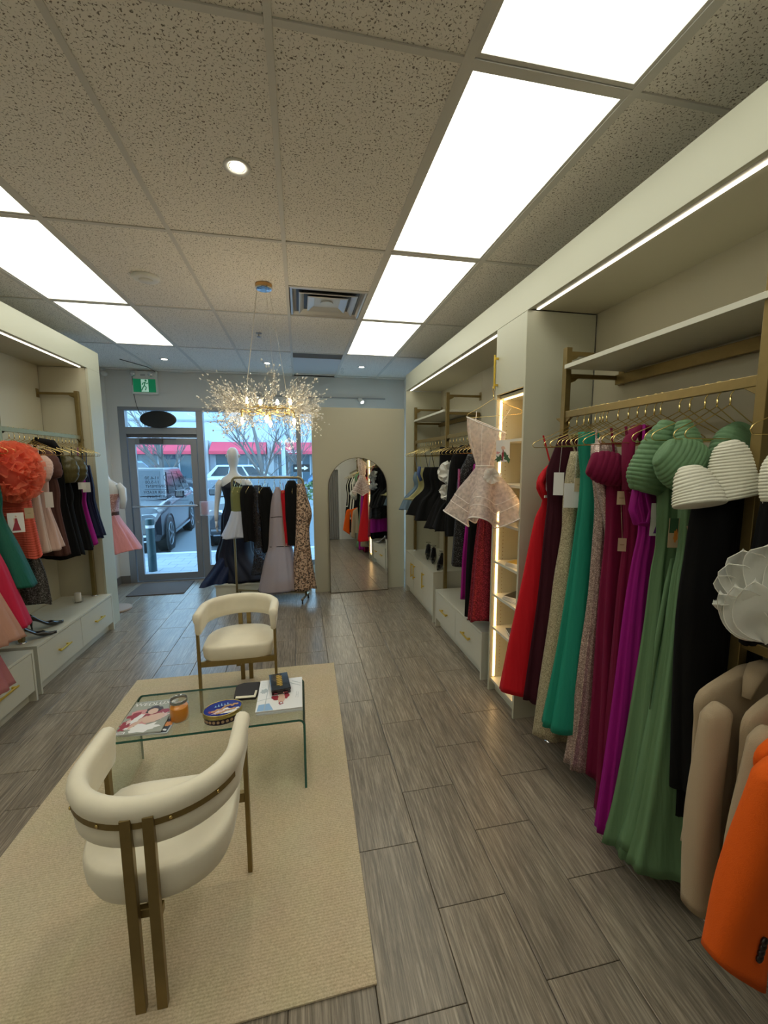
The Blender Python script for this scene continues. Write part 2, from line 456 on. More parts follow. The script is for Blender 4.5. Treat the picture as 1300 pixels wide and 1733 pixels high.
# ---------------------------------------------------------------- ceiling
ceil = struct('ceiling', MB().box(XL-.1, XR+.1, YB-.1, YW+.1, ZC+.02, ZC+.1), mat('plenum', (.25, .25, .25), .9))
ceil['label'] = 'suspended ceiling of speckled tiles in a metal grid'
GX0, GY0 = -1.2736, 1.3805
xs = [XL] + [GX0+.61*i for i in range(-1, 6)] + [XR]
ys = [YB] + [GY0+1.22*j for j in range(-2, 5)] + [YW]
DY = GY0+1.22*1.5 - .0
VX0, VX1 = GX0+1.22, GX0+1.83
def ctile(x0, x1, y0, y1, name='ceiling_tile', m=None):
    b = .012
    o = O(name, MB().box(x0+b, x1-b, y0+b, y1-b, ZC-.002, ZC+.014), m or CEILT, ceil); return o
lights = []
for a in range(len(xs)-1):
    for c in range(len(ys)-1):
        x0, x1, y0, y1 = xs[a], xs[a+1], ys[c], ys[c+1]
        if x1-x0 < .03: continue
        j = c-1-2   # grid row index of y0 (ys[1] is j=-2)
        ispan = a in (1, 5)
        if ispan and -3 < j < 3 and c > 0:
            lights.append((x0, x1, y0, y1, a, j)); continue
        if a == 4 and j == 1:      # diffuser sits in the far half tile
            ctile(x0, x1, y0, y0+.61); continue
        if a == 4 and j == 3:      # slot grille and access hatch in this one
            continue
        ctile(x0, x1, y0, y1)
for x in xs[1:-1]:
    wdt = .024 if x not in (xs[5], xs[6], xs[2], xs[1]) else .034
    O('ceiling_grid_bar', MB().box(x-wdt/2, x+wdt/2, YB, YW-.02, ZC-.008, ZC+.016), GRID, ceil, bev=.001)
for y in ys[1:-1]:
    for a in range(len(xs)-1):
        x0 = xs[a]+.013; x1 = xs[a+1]-.013
        if x1-x0 < .03: continue
        O('ceiling_grid_bar', MB().box(x0, x1, y-.011, y+.011, ZC-.0075, ZC+.016), GRID, ceil)
O('ceiling_grid_bar', MB().box(VX0+.013, VX1-.013, 3.2, 3.222, ZC-.0075, ZC+.016), GRID, ceil)
O('wall_angle', MB().box(XL+.001, 1.62, YW-.045, YW-.021, ZC-.008, ZC+.001), GRID, ceil)
LN = {}
for n, (x0, x1, y0, y1, a, j) in enumerate(lights):
    side = 'left' if a == 1 else 'right'
    lab = {2: 'fourth from the back, nearest the shop front', 1: 'next after the one nearest the shop front', 0: 'over the front of the rug', -1: 'cut by the top edge of the picture', -2: 'behind the camera'}[j]
    if a == 1 and j == 0: lab = 'cut by the left edge of the picture'
    if a == 1 and j == -1: lab = 'above and left of the camera'
    t = thing('ceiling_light_panel', f'square-edged white light panel in the {side} ceiling row, {lab}', 'light panel', ((x0+x1)/2, (y0+y1)/2, ZC))
    b = .024
    O('diffuser', MB().box(x0+b+.006, x1-b-.006, y0+b+.006, y1-b-.006, ZC-.001, ZC+.006), PANEL, t)
    O('frame', MB().box(x0+b-.01, x0+b+.006, y0+b-.01, y1-b+.01, ZC-.004, ZC+.01).box(x1-b-.006, x1-b+.01, y0+b-.01, y1-b+.01, ZC-.004, ZC+.01)
      .box(x0+b+.006, x1-b-.006, y0+b-.01, y0+b+.006, ZC-.004, ZC+.01).box(x0+b+.006, x1-b-.006, y1-b-.006, y1-b+.01, ZC-.004, ZC+.01), GRID, t)
# slot grille and access hatch
t = thing('air_grille', 'narrow dark slotted return air grille in the ceiling near the shop front', 'air vent', (.25, 5.16, ZC))
g = O('frame', MB().box(VX0+.013, VX1-.013, 5.052, 5.06, ZC-.006, ZC+.01).box(VX0+.013, VX1-.013, 5.27, 5.278, ZC-.006, ZC+.01).box(VX0+.013, VX1-.013, 5.06, 5.27, ZC+.01, ZC+.014), mat('vent_grey', (.22, .22, .22), .6), t)
for k in range(9):
    y = 5.07+k*.0225
    O('slat', MB().box(VX0+.015, VX1-.015, y, y+.007, ZC-.005, ZC+.008), MATS['vent_grey'], t)
ctile(VX0, VX1, 5.28, 6.2, m=mat('smooth_hatch', (.62, .62, .62), .7))
ctile(VX0, VX1, 6.2, YW-.02)
O('ceiling_grid_bar', MB().box(VX0+.02, VX1-.02, 6.19, 6.2, ZC-.008, ZC+.01), GRID, ceil)
# square diffuser
t = thing('air_diffuser', 'square white metal air diffuser with nested frames between ceiling tiles', 'air vent', ((VX0+VX1)/2, 3.52, ZC))
DIF = mat('diffuser_metal', (.62, .63, .64), .28, .5)
def sqring(o0, z0, o1, z1, mb):
    cx, cy = (VX0+VX1)/2, 3.52
    a = [(cx-o0, cy-o0, z0), (cx+o0, cy-o0, z0), (cx+o0, cy+o0, z0), (cx-o0, cy+o0, z0)]
    b = [(cx-o1, cy-o1, z1), (cx+o1, cy-o1, z1), (cx+o1, cy+o1, z1), (cx-o1, cy+o1, z1)]
    return mb.add(a+b, [(i, (i+1) % 4, (i+1) % 4+4, i+4) for i in range(4)])
mb = MB(); sqring(.285, ZC-.002, .27, ZC-.004, mb); sqring(.27, ZC-.004, .235, ZC+.06, mb); O('outer_frame', mb, DIF, t)
mb = MB(); sqring(.215, ZC-.012, .15, ZC+.045, mb); sqring(.215, ZC-.012, .222, ZC-.008, mb); O('middle_cone', mb, DIF, t)
mb = MB(); sqring(.15, ZC-.010, .10, ZC+.012, mb); sqring(.15, ZC-.010, .156, ZC-.005, mb); mb.box((VX0+VX1)/2-.10, (VX0+VX1)/2+.10, 3.42, 3.62, ZC+.011, ZC+.014); O('inner_plate', mb, DIF, t)
O('centre_disc', MB().lathe([(.05, 0), (.05, .006), (.02, .010)], 20, ((VX0+VX1)/2, 3.52, ZC+.002)), DIF, t)
O('duct_box', MB().box((VX0+VX1)/2-.24, (VX0+VX1)/2+.24, 3.28, 3.76, ZC+.017, ZC+.019), DARK, t)
# downlights
SPOT = emis('spot_bulb', (1.0, .93, .75), 14.0)
def downlight(x, y, lab):
    t = thing('ceiling_downlight', lab, 'downlight', (x, y, ZC))
    z = ZC-.002
    O('trim_ring', MB().lathe([(.055, z), (.058, z-.003), (.047, z-.006), (.036, z-.003), (.034, z+.001)], 32, (x, y, 0), cap=False), WHITE, t, smooth=True)
    O('bulb', MB().lathe([(.030, z+.000), (.029, z-.003), (.018, z-.005), (.004, z-.006)], 24, (x, y, 0)), SPOT, t)
    O('baffle', MB().lathe([(.0345, z+.0005), (.0301, z+.0005), (.0301, z-.0015), (.0345, z-.0015)], 24, (x, y, 0), cap=False), CHROME, t)
    l = bpy.data.lights.new('downlight', 'SPOT'); l.energy = 14; l.color = (1, .9, .72); l.spot_size = 1.9; l.spot_blend = .6; l.shadow_soft_size = .03
    lo = bpy.data.objects.new('spot_lamp', l); COL.objects.link(lo); lo.parent = t; lo.location = (0, 0, -.012)
downlight(-.227, 2.019, 'lit round downlight alone in a big ceiling tile nearest the camera')
downlight(-1.583, 5.66, 'lit round downlight near the shop front, above the exit sign')
downlight(-.37, 5.65, 'lit round downlight near the shop front, left of the slotted grille')
downlight(.848, 5.65, 'lit round downlight near the shop front, right of the slotted grille')
downlight(-.227, -.4, 'lit round downlight behind the camera')
# smoke detector, sprinkler
t = thing('ceiling_speaker', 'round white ceiling speaker or detector in a tile near the left light row', 'detector', (-.989, 3.241, ZC))
O('base', MB().lathe([(.085, 0), (.088, -.008), (.078, -.020), (.06, -.024), (.02, -.026)], 32, (-.989, 3.241, ZC-.002)), WHITE, t, smooth=True)
O('dome', MB().lathe([(.045, -.024), (.04, -.032), (.01, -.035)], 24, (-.989, 3.241, ZC-.002)), mat('white_dome', (.7, .69, .65), .4), t, smooth=True)
t = thing('sprinkler_head', 'tiny metal sprinkler head under the ceiling behind the chandelier cords', 'sprinkler', (-.356, 4.383, ZC))
O('escutcheon', MB().lathe([(.03, 0), (.026, -.006), (.010, -.008)], 20, (-.356, 4.383, ZC-.002)), ALU, t)
O('deflector', MB().lathe([(.006, -.008), (.006, -.035), (.022, -.036), (.022, -.038), (.003, -.042)], 16, (-.356, 4.383, ZC-.002)), ALU, t)
for k, (hx, hy) in enumerate(((-.08, 5.75), (.6, 5.75), (.62, 5.95))):
    O('hook', MB().tube([(hx+.018*cos(a), hy, ZC-.02+.012*sin(a)) for a in [2*PI*i/12 for i in range(12)]], .0015, 5, True), ALU, ceil)
# ---------------------------------------------------------------- shop front frame, door, glass
YF = YW+.02
FR = struct('window_1', MB().box(-2.43, 1.55, YF-.045, YF+.06, 2.445, 2.49).box(-2.43, -2.345, YF-.045, YF+.06, 0, 2.445)
            .box(-1.43, -1.34, YF-.045, YF+.06, 0, 2.445).box(-2.345, -1.43, YF-.045, YF+.06, 2.12, 2.215)
            .box(-1.34, 1.55, YF-.045, YF+.06, .13, .21).box(-.04, .03, YF-.045, YF+.06, .21, 2.445).box(1.48, 1.55, YF-.045, YF+.06, .21, 2.445), ALU, bev=.003)
FR['label'] = 'grey aluminium shop front frame'
struct('sill_wall', MB().box(-1.34, 1.55, YF-.03, YF+.06, 0, .13), WG, FR)
struct('transom_glass', MB().box(-2.345, -1.43, YF+.005, YF+.011, 2.215, 2.445), GLASS, FR)
struct('window_glass', MB().box(-1.34, -.04, YF+.005, YF+.011, .21, 2.445), GLASS, FR)
struct('window_glass', MB().box(.03, 1.48, YF+.005, YF+.011, .21, 2.445), GLASS, FR)
struct('threshold', MB().box(-2.345, -1.43, YF-.06, YF+.06, 0, .012), ALU, FR)
DO = struct('door_1', MB().box(-2.335, -2.245, YF-.03, YF+.02, .02, 2.065).box(-1.525, -1.44, YF-.03, YF+.02, .02, 2.065)
            .box(-2.245, -1.525, YF-.03, YF+.02, 1.975, 2.065).box(-2.245, -1.525, YF-.03, YF+.02, .02, .115), ALU, bev=.003)
DO['label'] = 'glazed aluminium shop entrance door'
struct('door_glass', MB().box(-2.245, -1.525, YF-.006, YF, .115, 1.975), GLASS, DO)
struct('door_stop', MB().box(-2.345, -1.43, YF-.02, YF+.04, 2.075, 2.12), mat('dark_aluminium', (.12, .12, .13), .5, .5), DO)
struct('push_bar', MB().tube([(-2.32, YF-.075, 1.105), (-1.46, YF-.075, 1.105)], .014, 10).box(-2.315, -2.285, YF-.075, YF-.03, 1.09, 1.12).box(-1.495, -1.465, YF-.075, YF-.03, 1.09, 1.12), mat('satin_steel', (.5, .5, .52), .3, .9), DO, smooth=False)
struct('door_closer', MB().box(-2.17, -1.88, YF-.09, YF-.03, 1.985, 2.045).box(-2.10, -1.70, YF-.07, YF-.055, 2.048, 2.060), mat('closer_grey', (.10, .10, .11), .4, .4), DO, bev=.004)
struct('lock', MB().lathe([(.016, 0), (.014, -.012)], 16, (-1.475, YF-.03, .86), axis='y'), MATS['satin_steel'], DO)
LET = mat('dark_vinyl', (.02, .03, .06), .5)
LYY = YF-.007
def dtext(s, cx, z, size, al='CENTER'):
    text(s, size, LET, DO, frame_M((cx, LYY, z), (-1, 0, 0), (0, 0, 1)), align=al, depth=.0004)
for (l, r, z) in (('MON-FRI', '11-6.30', 1.505), ('SAT', '11-5.00', 1.445)):
    dtext(l, -1.61, z, .062, 'LEFT'); dtext(r, -2.16, z, .062, 'RIGHT')
dtext('SUN', -1.61, 1.385, .062, 'LEFT'); dtext('BY APPOINTMENT', -2.16, 1.385, .056, 'RIGHT')
dtext('CUSTOM ORDER READY', -1.885, 1.30, .055); dtext('IN 12 BUSINESS DAYS', -1.885, 1.235, .055)
O('rule', MB().box(-2.17, -1.60, LYY-.0005, LYY+.0005, 1.338, 1.342).box(-2.17, -1.60, LYY-.0005, LYY+.0005, 1.178, 1.182), LET, DO)
# outlined monogram on the glass
O('monogram', MB().tube([(-1.80+.10*cos(a)+.03*sin(2*a), LYY, 1.48+.09*sin(a)) for a in [PI*1.6*i/24-.3 for i in range(25)]], .003, 5)
  .tube([(-1.99+.05*cos(a), LYY, 1.03+.035*sin(a)) for a in [PI*2*i/18 for i in range(18)]], .002, 5, True), LET, DO)
# oval open sign hung in the transom
t = thing('hanging_oval_sign', 'black oval sign back hanging in front of the transom glass', 'sign', (-1.911, YW-.05, 2.32))
O('sign_body', MB().lathe([(.02, -.012), (.21, -.012), (.235, -.006), (.235, .006), (.21, .012), (.02, .012)], 48, (0, 0, 0), axis='y').xf(Matrix.Translation((-1.911, YW-.05, 2.32)) @ Matrix.Diagonal((1, 1, .50, 1))), DARK, t, smooth=False)
O('chain', MB().tube([(-1.99, YW-.05, 2.42), (-1.99, YW-.045, 2.47)], .002, 5).tube([(-1.83, YW-.05, 2.42), (-1.83, YW-.045, 2.47)], .002, 5), ALU, t)
# exit sign with emergency heads
t = thing('exit_sign', 'white emergency light unit with green running-man exit sign above the door', 'exit sign', (-2.045, YW-.05, 2.8))
O('housing', MB().box(-2.205, -1.885, YW-.08, YW-.021, 2.655, 2.965), WHITE, t, bev=.006)
O('green_face', MB().box(-2.185, -1.905, YW-.086, YW-.0805, 2.68, 2.855), emis('green_sign', (.005, .22, .09), .25), t)
WE = emis('sign_white', (.6, .9, .75), .25)
O('doorway_symbol', MB().box(-2.085, -1.995, YW-.0875, YW-.0862, 2.685, 2.85), WE, t)
gm = MATS['green_sign']; yy = YW-.089
mn = MB().lathe([(.0135, -.001), (.0135, .001)], 14, (-2.025, yy, 2.832), axis='y')
for pts in ([(-2.035, 2.812), (-2.045, 2.768)], [(-2.045, 2.768), (-2.065, 2.738), (-2.082, 2.70)], [(-2.045, 2.768), (-2.022, 2.742), (-2.035, 2.705)],
            [(-2.035, 2.81), (-2.010, 2.79), (-1.998, 2.805)], [(-2.035, 2.81), (-2.062, 2.798), (-2.072, 2.775)]):
    mn.tube([(a, yy, b) for a, b in pts], .0065, 6)
O('running_figure', mn, gm, t)
for hx in (-2.17, -1.95):
    O('lamp_head', MB().lathe([(.028, -.085), (.034, -.10), (.034, -.13), (.026, -.138)], 20, (hx, YW, 2.915), axis='y'), CHROME, t, smooth=True)
O('letters', MB().box(-2.09, -2.03, YW-.0825, YW-.0805, 2.895, 2.92), mat('pale_grey', (.5, .5, .5), .5), t)
cb = O('sign_cable', MB().tube([(-2.19, YW-.09, 2.89), (-2.20, YW-.07, 2.7), (-2.17, YW-.06, 2.5), (-2.15, YW-.05, 2.42), (-2.10, YW-.05, 2.34), (-2.07, YW-.05, 2.28), (-2.05, YW-.05, 2.27)], .0035, 6), DARK, smooth=True)
tag(cb, 'thin black cable dropping from the exit sign to the oval sign', 'cable')
cb = O('ceiling_cable', MB().tube([(-2.20, YW-.07, 2.94), (-2.12, YW-.06, 2.972), (-1.9, YW-.06, 2.955), (-1.92, YW-.3, 2.968), (-2.1, YW-.7, 2.968)], .004, 6), DARK, smooth=True)
tag(cb, 'black cable clipped along the ceiling edge above the exit sign', 'cable')
t = thing('security_camera', 'small white camera on the left wall corner by the ceiling', 'camera', (-2.53, 6.3, 2.93))
O('mount', MB().box(-2.559, -2.535, 6.28, 6.34, 2.91, 2.965), WHITE, t, bev=.004)
O('body', MB().lathe([(.012, -.05), (.03, -.045), (.034, 0), (.022, .03)], 20, (-2.51, 6.30, 2.90), axis='y'), WHITE, t, smooth=True)
# flyer holder clipped to the mullion
t = thing('flyer_holder', 'clear plastic holder with red cards fixed on the door mullion', 'holder', (-1.35, YF-.06, 1.05))
O('box', MB().box(-1.425, -1.415, YF-.12, YF-.046, .96, 1.17).box(-1.235, -1.225, YF-.12, YF-.046, .96, 1.17).box(-1.425, -1.225, YF-.125, YF-.12, .96, 1.17).box(-1.425, -1.225, YF-.12, YF-.046, .955, .965), sheer('clear_acrylic', (.8, .85, .9), .35, .1), t)
O('card_stack', MB().box(-1.405, -1.32, YF-.105, YF-.06, .97, 1.16), mat('red_card', (.55, .03, .05), .4), t, bev=.002)
# track light over the window
t = thing('track_light', 'thin ceiling-hung track with a small spot over the window and mirror wall', 'track light', (.1, YW-.1, 2.68))
O('track', MB().box(-1.15, 1.32, YW-.04, YW-.021, 2.672, 2.69), mat('grey_track', (.35, .36, .37), .5), t)
for hx in (-.93, .93):
    h = O('spot_head', MB().lathe([(.012, -.045), (.030, -.04), (.034, .05), (.028, .052)], 18).xf(Matrix.Translation((hx, YW-.09, 2.645)) @ Matrix.Rotation(2.4, 4, 'X') @ Matrix.Rotation(.4, 4, 'Y')), WHITE, t, smooth=True)
    O('lens', MB().lathe([(.024, .053), (.02, .055)], 16).xf(Matrix.Translation((hx, YW-.09, 2.645)) @ Matrix.Rotation(2.4, 4, 'X') @ Matrix.Rotation(.4, 4, 'Y')), SPOT, h)
t = tag(O('door_mat', MB().box(-2.25, -1.55, 5.72, 6.3, 0.0005, .012), mat('brown_mat', (.09, .07, .06), .95, bump=.6, bscale=300), bev=.004), 'dark brown entrance mat on the floor at the glass door', 'door mat')
# window platform
pl = thing('display_platform', 'low white display platform on the floor in front of the window', 'platform', (-.5, 5.9, 0))
O('top', MB().box(-1.12, .12, 5.50, 6.37, .125, .15), CABW, pl, bev=.002)
O('front_panel', MB().box(-1.11, .11, 5.515, 5.53, 0.0, .125), CABW, pl)
O('side_panel', MB().box(-1.11, -1.09, 5.53, 6.36, 0.0, .125), CABW, pl)
# mirror wall: free-standing cream panel and leaning arched mirror
mp = struct('wall_mirror_panel', MB().box(.16, 1.372, 5.39, 5.45, 0, 2.41), BACK)
M = Matrix.Translation((.742, 5.31, .004)) @ Matrix.Rotation(-.0427, 4, 'X')
t = thing('arched_mirror', 'tall arched floor mirror leaning on the cream panel', 'mirror', (.742, 5.31, .0))
W2 = .388; HT = 1.775
out = [(-W2, 0), (W2, 0)] + [(W2*cos(PI*i/32), HT-W2+W2*sin(PI*i/32)) for i in range(33)]
inn = [(-W2+.006, .006), (W2-.006, .006)] + [((W2-.006)*cos(PI*i/32), HT-W2+(W2-.006)*sin(PI*i/32)) for i in range(33)]
O('glass', MB().prism(inn, -.004, .004, 'y').xf(M), MIRROR, t)
n = len(out)
mb = MB()
for (y0, y1) in ((-.007, .012),):
    v = [(a, y0, b) for a, b in out]+[(a, y0, b) for a, b in inn]+[(a, y1, b) for a, b in out]+[(a, y1, b) for a, b in inn]
    f = []
    for i in range(n):
        j = (i+1) % n
        f += [(i, j, n+j, n+i), (2*n+i, 3*n+i, 3*n+j, 2*n+j), (i, 2*n+i, 2*n+j, j), (n+i, n+j, 3*n+j, 3*n+i)]
    mb.add(v, f)
O('frame', mb.xf(M), mat('dark_bronze', (.14, .11, .07), .4, .7), t)
# ================================================================ FITTED CABINETRY
FX = 1.357
HZ0, HZ1 = 2.615, 2.81
def header(side):
    if side > 0:
        x0, x1, ya, yb = FX, XR-.001, YB+.02, 5.26
        t = thing('wardrobe_canopy', 'long cream canopy with light strip running above the right hand racks', 'canopy', (1.6, 2, HZ0))
        O('fascia', MB().box(x0, x0+.022, ya, yb, HZ0, HZ1), CAB, t, bev=.001)
        O('top_board', MB().box(x0+.022, x1, ya, yb, HZ1-.03, HZ1-.008), CAB, t)
        for y0, y1 in ((2.755, 5.235), (YB+.02, 2.355)):
            O('soffit', MB().box(x0+.075, x1, y0, y1, HZ0+.003, HZ0+.021), BACK, t)
            O('light_channel', MB().box(x0+.022, x0+.075, y0, y1, HZ0+.003, HZ0+.015), mat('channel_alu', (.30, .28, .22), .4, .5), t)
            O('light_strip', MB().box(x0+.050, x0+.066, y0+.01, y1-.01, HZ0-.001, HZ0+.0025), LEDW, t)
    else:
        x0, x1, ya, yb = -1.987, -2.41, YB+.02, 4.87
        t = thing('wardrobe_canopy', 'cream canopy with light strip above the left hand rack', 'canopy', (-2.2, 2, HZ0))
        O('fascia', MB().box(x0-.022, x0, ya, yb, HZ0+.02, HZ1+.02), CAB, t, bev=.001)
        O('top_board', MB().box(XL+.001, x0-.022, ya, yb, HZ1-.01, HZ1+.012), CAB, t)
        O('soffit', MB().box(x1+.001, x0-.075, ya, 4.618, HZ0+.023, HZ0+.041), BACK, t)
        O('light_channel', MB().box(x0-.075, x0-.022, ya, 4.618, HZ0+.023, HZ0+.035), MATS['channel_alu'], t)
        O('light_strip', MB().box(x0-.066, x0-.050, ya+.01, 4.60, HZ0+.019, HZ0+.0225), LEDW, t)
header(1); header(-1)
# right: far side panel, wall panelling
t = tag(boxo('side_panel', CAB, None, FX, XR-.002, 5.24, 5.262, 0, HZ0-.001, bev=.001), 'cream end panel of the right cabinetry next to the mirror wall', 'panel')
for (y0, y1) in ((2.756, 4.0), (4.0, 5.238), (1.1, 2.354), (-.1, 1.1), (-1.68, -.1)):
    tag(boxo('back_panel', BACK, None, XR-.016, XR-.002, y0+.0015, y1-.0015, .02, HZ0+.012), 'cream back panel behind the right racks', 'panel', group='cream back panels behind the right racks')
# left: pillar + back
t = thing('end_pillar', 'wide cream pillar closing the left cabinetry towards the door', 'pillar', (-2.2, 4.76, 0))
O('front_board', MB().box(-2.009, -1.987, 4.62, 4.87, 0, HZ0+.019), CAB, t, bev=.001)
O('inner_board', MB().box(-2.4095, -2.010, 4.62, 4.64, 0, HZ0+.019), BACK, t)
O('outer_board', MB().box(-2.558, -2.010, 4.85, 4.87, 0, HZ1), CAB, t)
for (y0, y1) in ((3.42, 4.619), (2.2, 3.42), (.98, 2.2), (-1.68, .98)):
    tag(boxo('back_panel', BACK, None, -2.426, -2.41, y0+.002, y1-.002, .02, HZ0+.03), 'cream back panel behind the left rack', 'panel', group='cream back panels behind the left rack')
# handles
def bar_handle(parent, p, axis, ln, m=YBRASS, out=(-1, 0, 0)):
    ov = Vector(out); ax = Vector(axis); c = Vector(p)
    a = c-ax*ln/2; b = c+ax*ln/2
    mb = MB().bar([a-ax*.012+ov*.026, b+ax*.012+ov*.026], .011, .011, up=out)
    mb.bar([a+ax*.012, a+ax*.012+ov*.026], .014, .014, up=axis).bar([b-ax*.012, b-ax*.012+ov*.026], .014, .014, up=axis)
    return O('handle', mb, m, parent, bev=.0015)
def low_unit(name, label, x0, x1, y0, y1, zt, fronts, kind, face, zb=.09):
    # face=-1: front faces -X (x0 is the front); face=+1: front faces +X (x1 is the front)
    t = thing(name, label, 'cabinet', ((x0+x1)/2, (y0+y1)/2, 0))
    fx = x0 if face < 0 else x1
    th = .02
    O('top', MB().box(x0, x1, y0, y1, zt-th, zt), CABW, t, bev=.0015)
    O('side', MB().box(x0, x1, y0, y0+th, 0, zt-th), CABW, t, bev=.001)
    O('side', MB().box(x0, x1, y1-th, y1, 0, zt-th), CABW, t, bev=.001)
    k0, k1 = (x0+.05, x0+.065) if face < 0 else (x1-.065, x1-.05)
    O('plinth', MB().box(k0, k1, y0+th, y1-th, 0, zb), CABW, t)
    bx = x1-.01 if face < 0 else x0
    O('carcass', MB().box(bx, bx+.01, y0+th, y1-th, zb, zt-th).box(min(k0, bx), max(k1, bx), y0+th, y1-th, zb-.01, zb), CABW, t)
    n = len(fronts)
    f0, f1 = (fx+.002, fx+.020) if face < 0 else (fx-.020, fx-.002)
    for i in range(n):
        a = y0+th+.002+(y1-y0-2*th)*i/n+.0015; b = y0+th-.002+(y1-y0-2*th)*(i+1)/n-.0015
        d = O(kind, MB().box(f0, f1, a, b, zb, zt-th-.004), CABW, t, bev=.001)
        hy, hz, ax, ln = fronts[i](a, b)
        bar_handle(d, (fx+(.002 if face < 0 else -.002), hy, hz), ax, ln, out=(face, 0, 0))
    return t
low_unit('drawer_cabinet', 'low cream two-drawer bench unit beside the lit shelf tower', FX, XR-.02, 2.87, 4.0, .395,
         [lambda a, b: ((a+b)/2, .245, (0, 1, 0), .15)]*2, 'drawer', -1)
low_unit('door_cabinet', 'taller low cream cabinet with three doors and upright handles near the mirror', FX, XR-.02, 4.08, 5.235, .555,
         [lambda a, b: (b-.05, .37, (0, 0, 1), .16), lambda a, b: (b-.05, .37, (0, 0, 1), .16), lambda a, b: (a+.05, .37, (0, 0, 1), .16)], 'door', -1)
low_unit('drawer_cabinet', 'low cream two-drawer bench unit at the far end of the left rack', -2.40, -1.94, 3.36, 4.615, .38,
         [lambda a, b: ((a+b)/2, .23, (0, 1, 0), .14)]*2, 'drawer', 1, zb=.085)
low_unit('drawer_cabinet', 'low cream drawer bench unit cut by the left edge of the picture', -2.40, -1.925, 2.05, 3.29, .385,
         [lambda a, b: ((a+b)/2, .23, (0, 1, 0), .17)]*2, 'drawer', 1, zb=.085)
# lit shelf tower
TY0, TY1 = 2.36, 2.75
t = thing('shelf_tower', 'tall narrow cream tower with glowing open shelves in the right cabinetry', 'shelving', (1.6, 2.55, 0))
O('side', MB().box(FX, XR-.0175, TY0, TY0+.02, 0, HZ0-.001), CAB, t, bev=.001)
O('side', MB().box(FX, XR-.0175, TY1-.02, TY1, 0, HZ0-.001), CAB, t, bev=.001)
WARM = mat('glow_tinted_lining', (.80, .64, .40), .5)  # orange glow of the light strips is also put into this back colour
O('back', MB().box(XR-.035, XR-.021, TY0+.02, TY1-.02, .10, HZ0-.001), WARM, t)
O('plinth', MB().box(FX+.05, FX+.065, TY0+.02, TY1-.02, 0, .09), CAB, t)
d = O('door', MB().box(FX-.001, FX+.018, TY0+.003, TY1-.003, 2.175, HZ0-.003), CAB, t, bev=.001)
bar_handle(d, (FX-.001, TY1-.03, 2.33), (0, 0, 1), .20)
O('shelf', MB().box(FX+.03, XR-.036, TY0+.021, TY1-.021, 2.15, 2.17), CAB, t)
SHELVES = [.10, .505, .755, 1.005, 1.29, 1.565, 1.865]
for z in SHELVES:
    O('shelf', MB().box(FX+.012, XR-.036, TY0+.021, TY1-.021, z-.018, z), CABW, t)
O('light_strip', MB().box(FX+.028, FX+.042, TY1-.0235, TY1-.0205, .11, 2.14), LED, t)
O('light_strip', MB().box(FX+.028, FX+.042, TY0+.0205, TY0+.0235, .11, 2.14), LED, t)
O('light_strip', MB().box(FX+.05, FX+.065, TY0+.03, TY1-.03, 2.143, 2.149), LED, t)
mb = MB()
for k in range(70):
    z = .14+k*.028
    for x in (FX+.08, XR-.09):
        mb.box(x-.003, x+.003, TY1-.0205, TY1-.0195, z, z+.005)
        mb.box(x-.003, x+.003, TY0+.0195, TY0+.0205, z, z+.005)
tag(O('peg_holes', mb, mat('peg_hole', (.25, .17, .08), .8), t), kind='stuff')
# ================================================================ RACKS
def rack(name, label, px, ys, rail_y, zt, zr, wallx, feet, shelf=None, arms=()):
    t = thing(name, label, 'clothes rack', (px, sum(ys)/len(ys), 0))
    s = 1 if wallx > px else -1
    for y, zf in zip(ys, feet):
        O('post', MB().box(px-.017, px+.017, y-.017, y+.017, zf+.012, zt), BRONZE, t, bev=.002)
        O('foot', MB().lathe([(.03, 0), (.03, .004), (.018, .008), (.014, .014)], 20, (px, y, zf+.0005)), CHROME, t, smooth=True)
        for z in arms:
            mb = MB().box(min(px+s*.017, wallx), max(px+s*.017, wallx), y-.011, y+.011, z-.022, z)
            mb.prism([(px+s*.017, z-.02), (px+s*.07, z-.02), (px+s*.05, z-.038), (px+s*.017, z-.05)], y-.008, y+.008, 'y')
            mb.box(min(wallx, wallx-s*.006), max(wallx, wallx-s*.006), y-.02, y+.02, z-.05, z+.03)
            O('arm', mb, BRONZE, t, bev=.001)
    for a, b in rail_y:
        mb = MB().box(px-.011, px+.011, a, b, zr-.036, zr)
        for y in ys:
            for sg in (-1, 1):
                if a-.05 < y+sg*.03 < b+.05:
                    mb.prism([(y+sg*.017, zr-.03), (y+sg*.075, zr-.03), (y+sg*.05, zr-.045), (y+sg*.017, zr-.065)], px-.008, px+.008, 'x')
        O('rail', mb, BRONZE, t, bev=.002)
    return t
RX = 1.47
t = rack('clothes_rack', 'bronze upright rack with shelf holding the long gowns nearest the camera', RX, (2.12, 1.09), ((1.107, 2.103),), 2.34, 1.995, XR-.017, (0, 0), arms=(2.32, 2.20))
O('back_beam', MB().box(XR-.06, XR-.03, 1.1, 2.12, 2.15, 2.205), BRONZE, t, bev=.002)
tag(boxo('wall_shelf', CABW, None, 1.44, XR-.02, -.2, 2.10, 2.222, 2.244, bev=.001), 'long white board shelf lying on the near bronze rack', 'shelf')
t = rack('clothes_rack', 'bronze upright rack with lower rail at the right edge holding jackets', RX, (.03,), ((.047, 1.073),), 2.34, 1.995, XR-.017, (0,), arms=(2.20,))
O('lower_rail', MB().box(RX-.011, RX+.011, .047, 1.073, 1.085, 1.12), BRONZE, t, bev=.002)
O('back_beam', MB().box(XR-.06, XR-.03, .05, 1.07, 2.15, 2.205), BRONZE, t)
O('rail', MB().box(RX-.011, RX+.011, -1.6, .013, 1.96, 1.995), BRONZE, t)
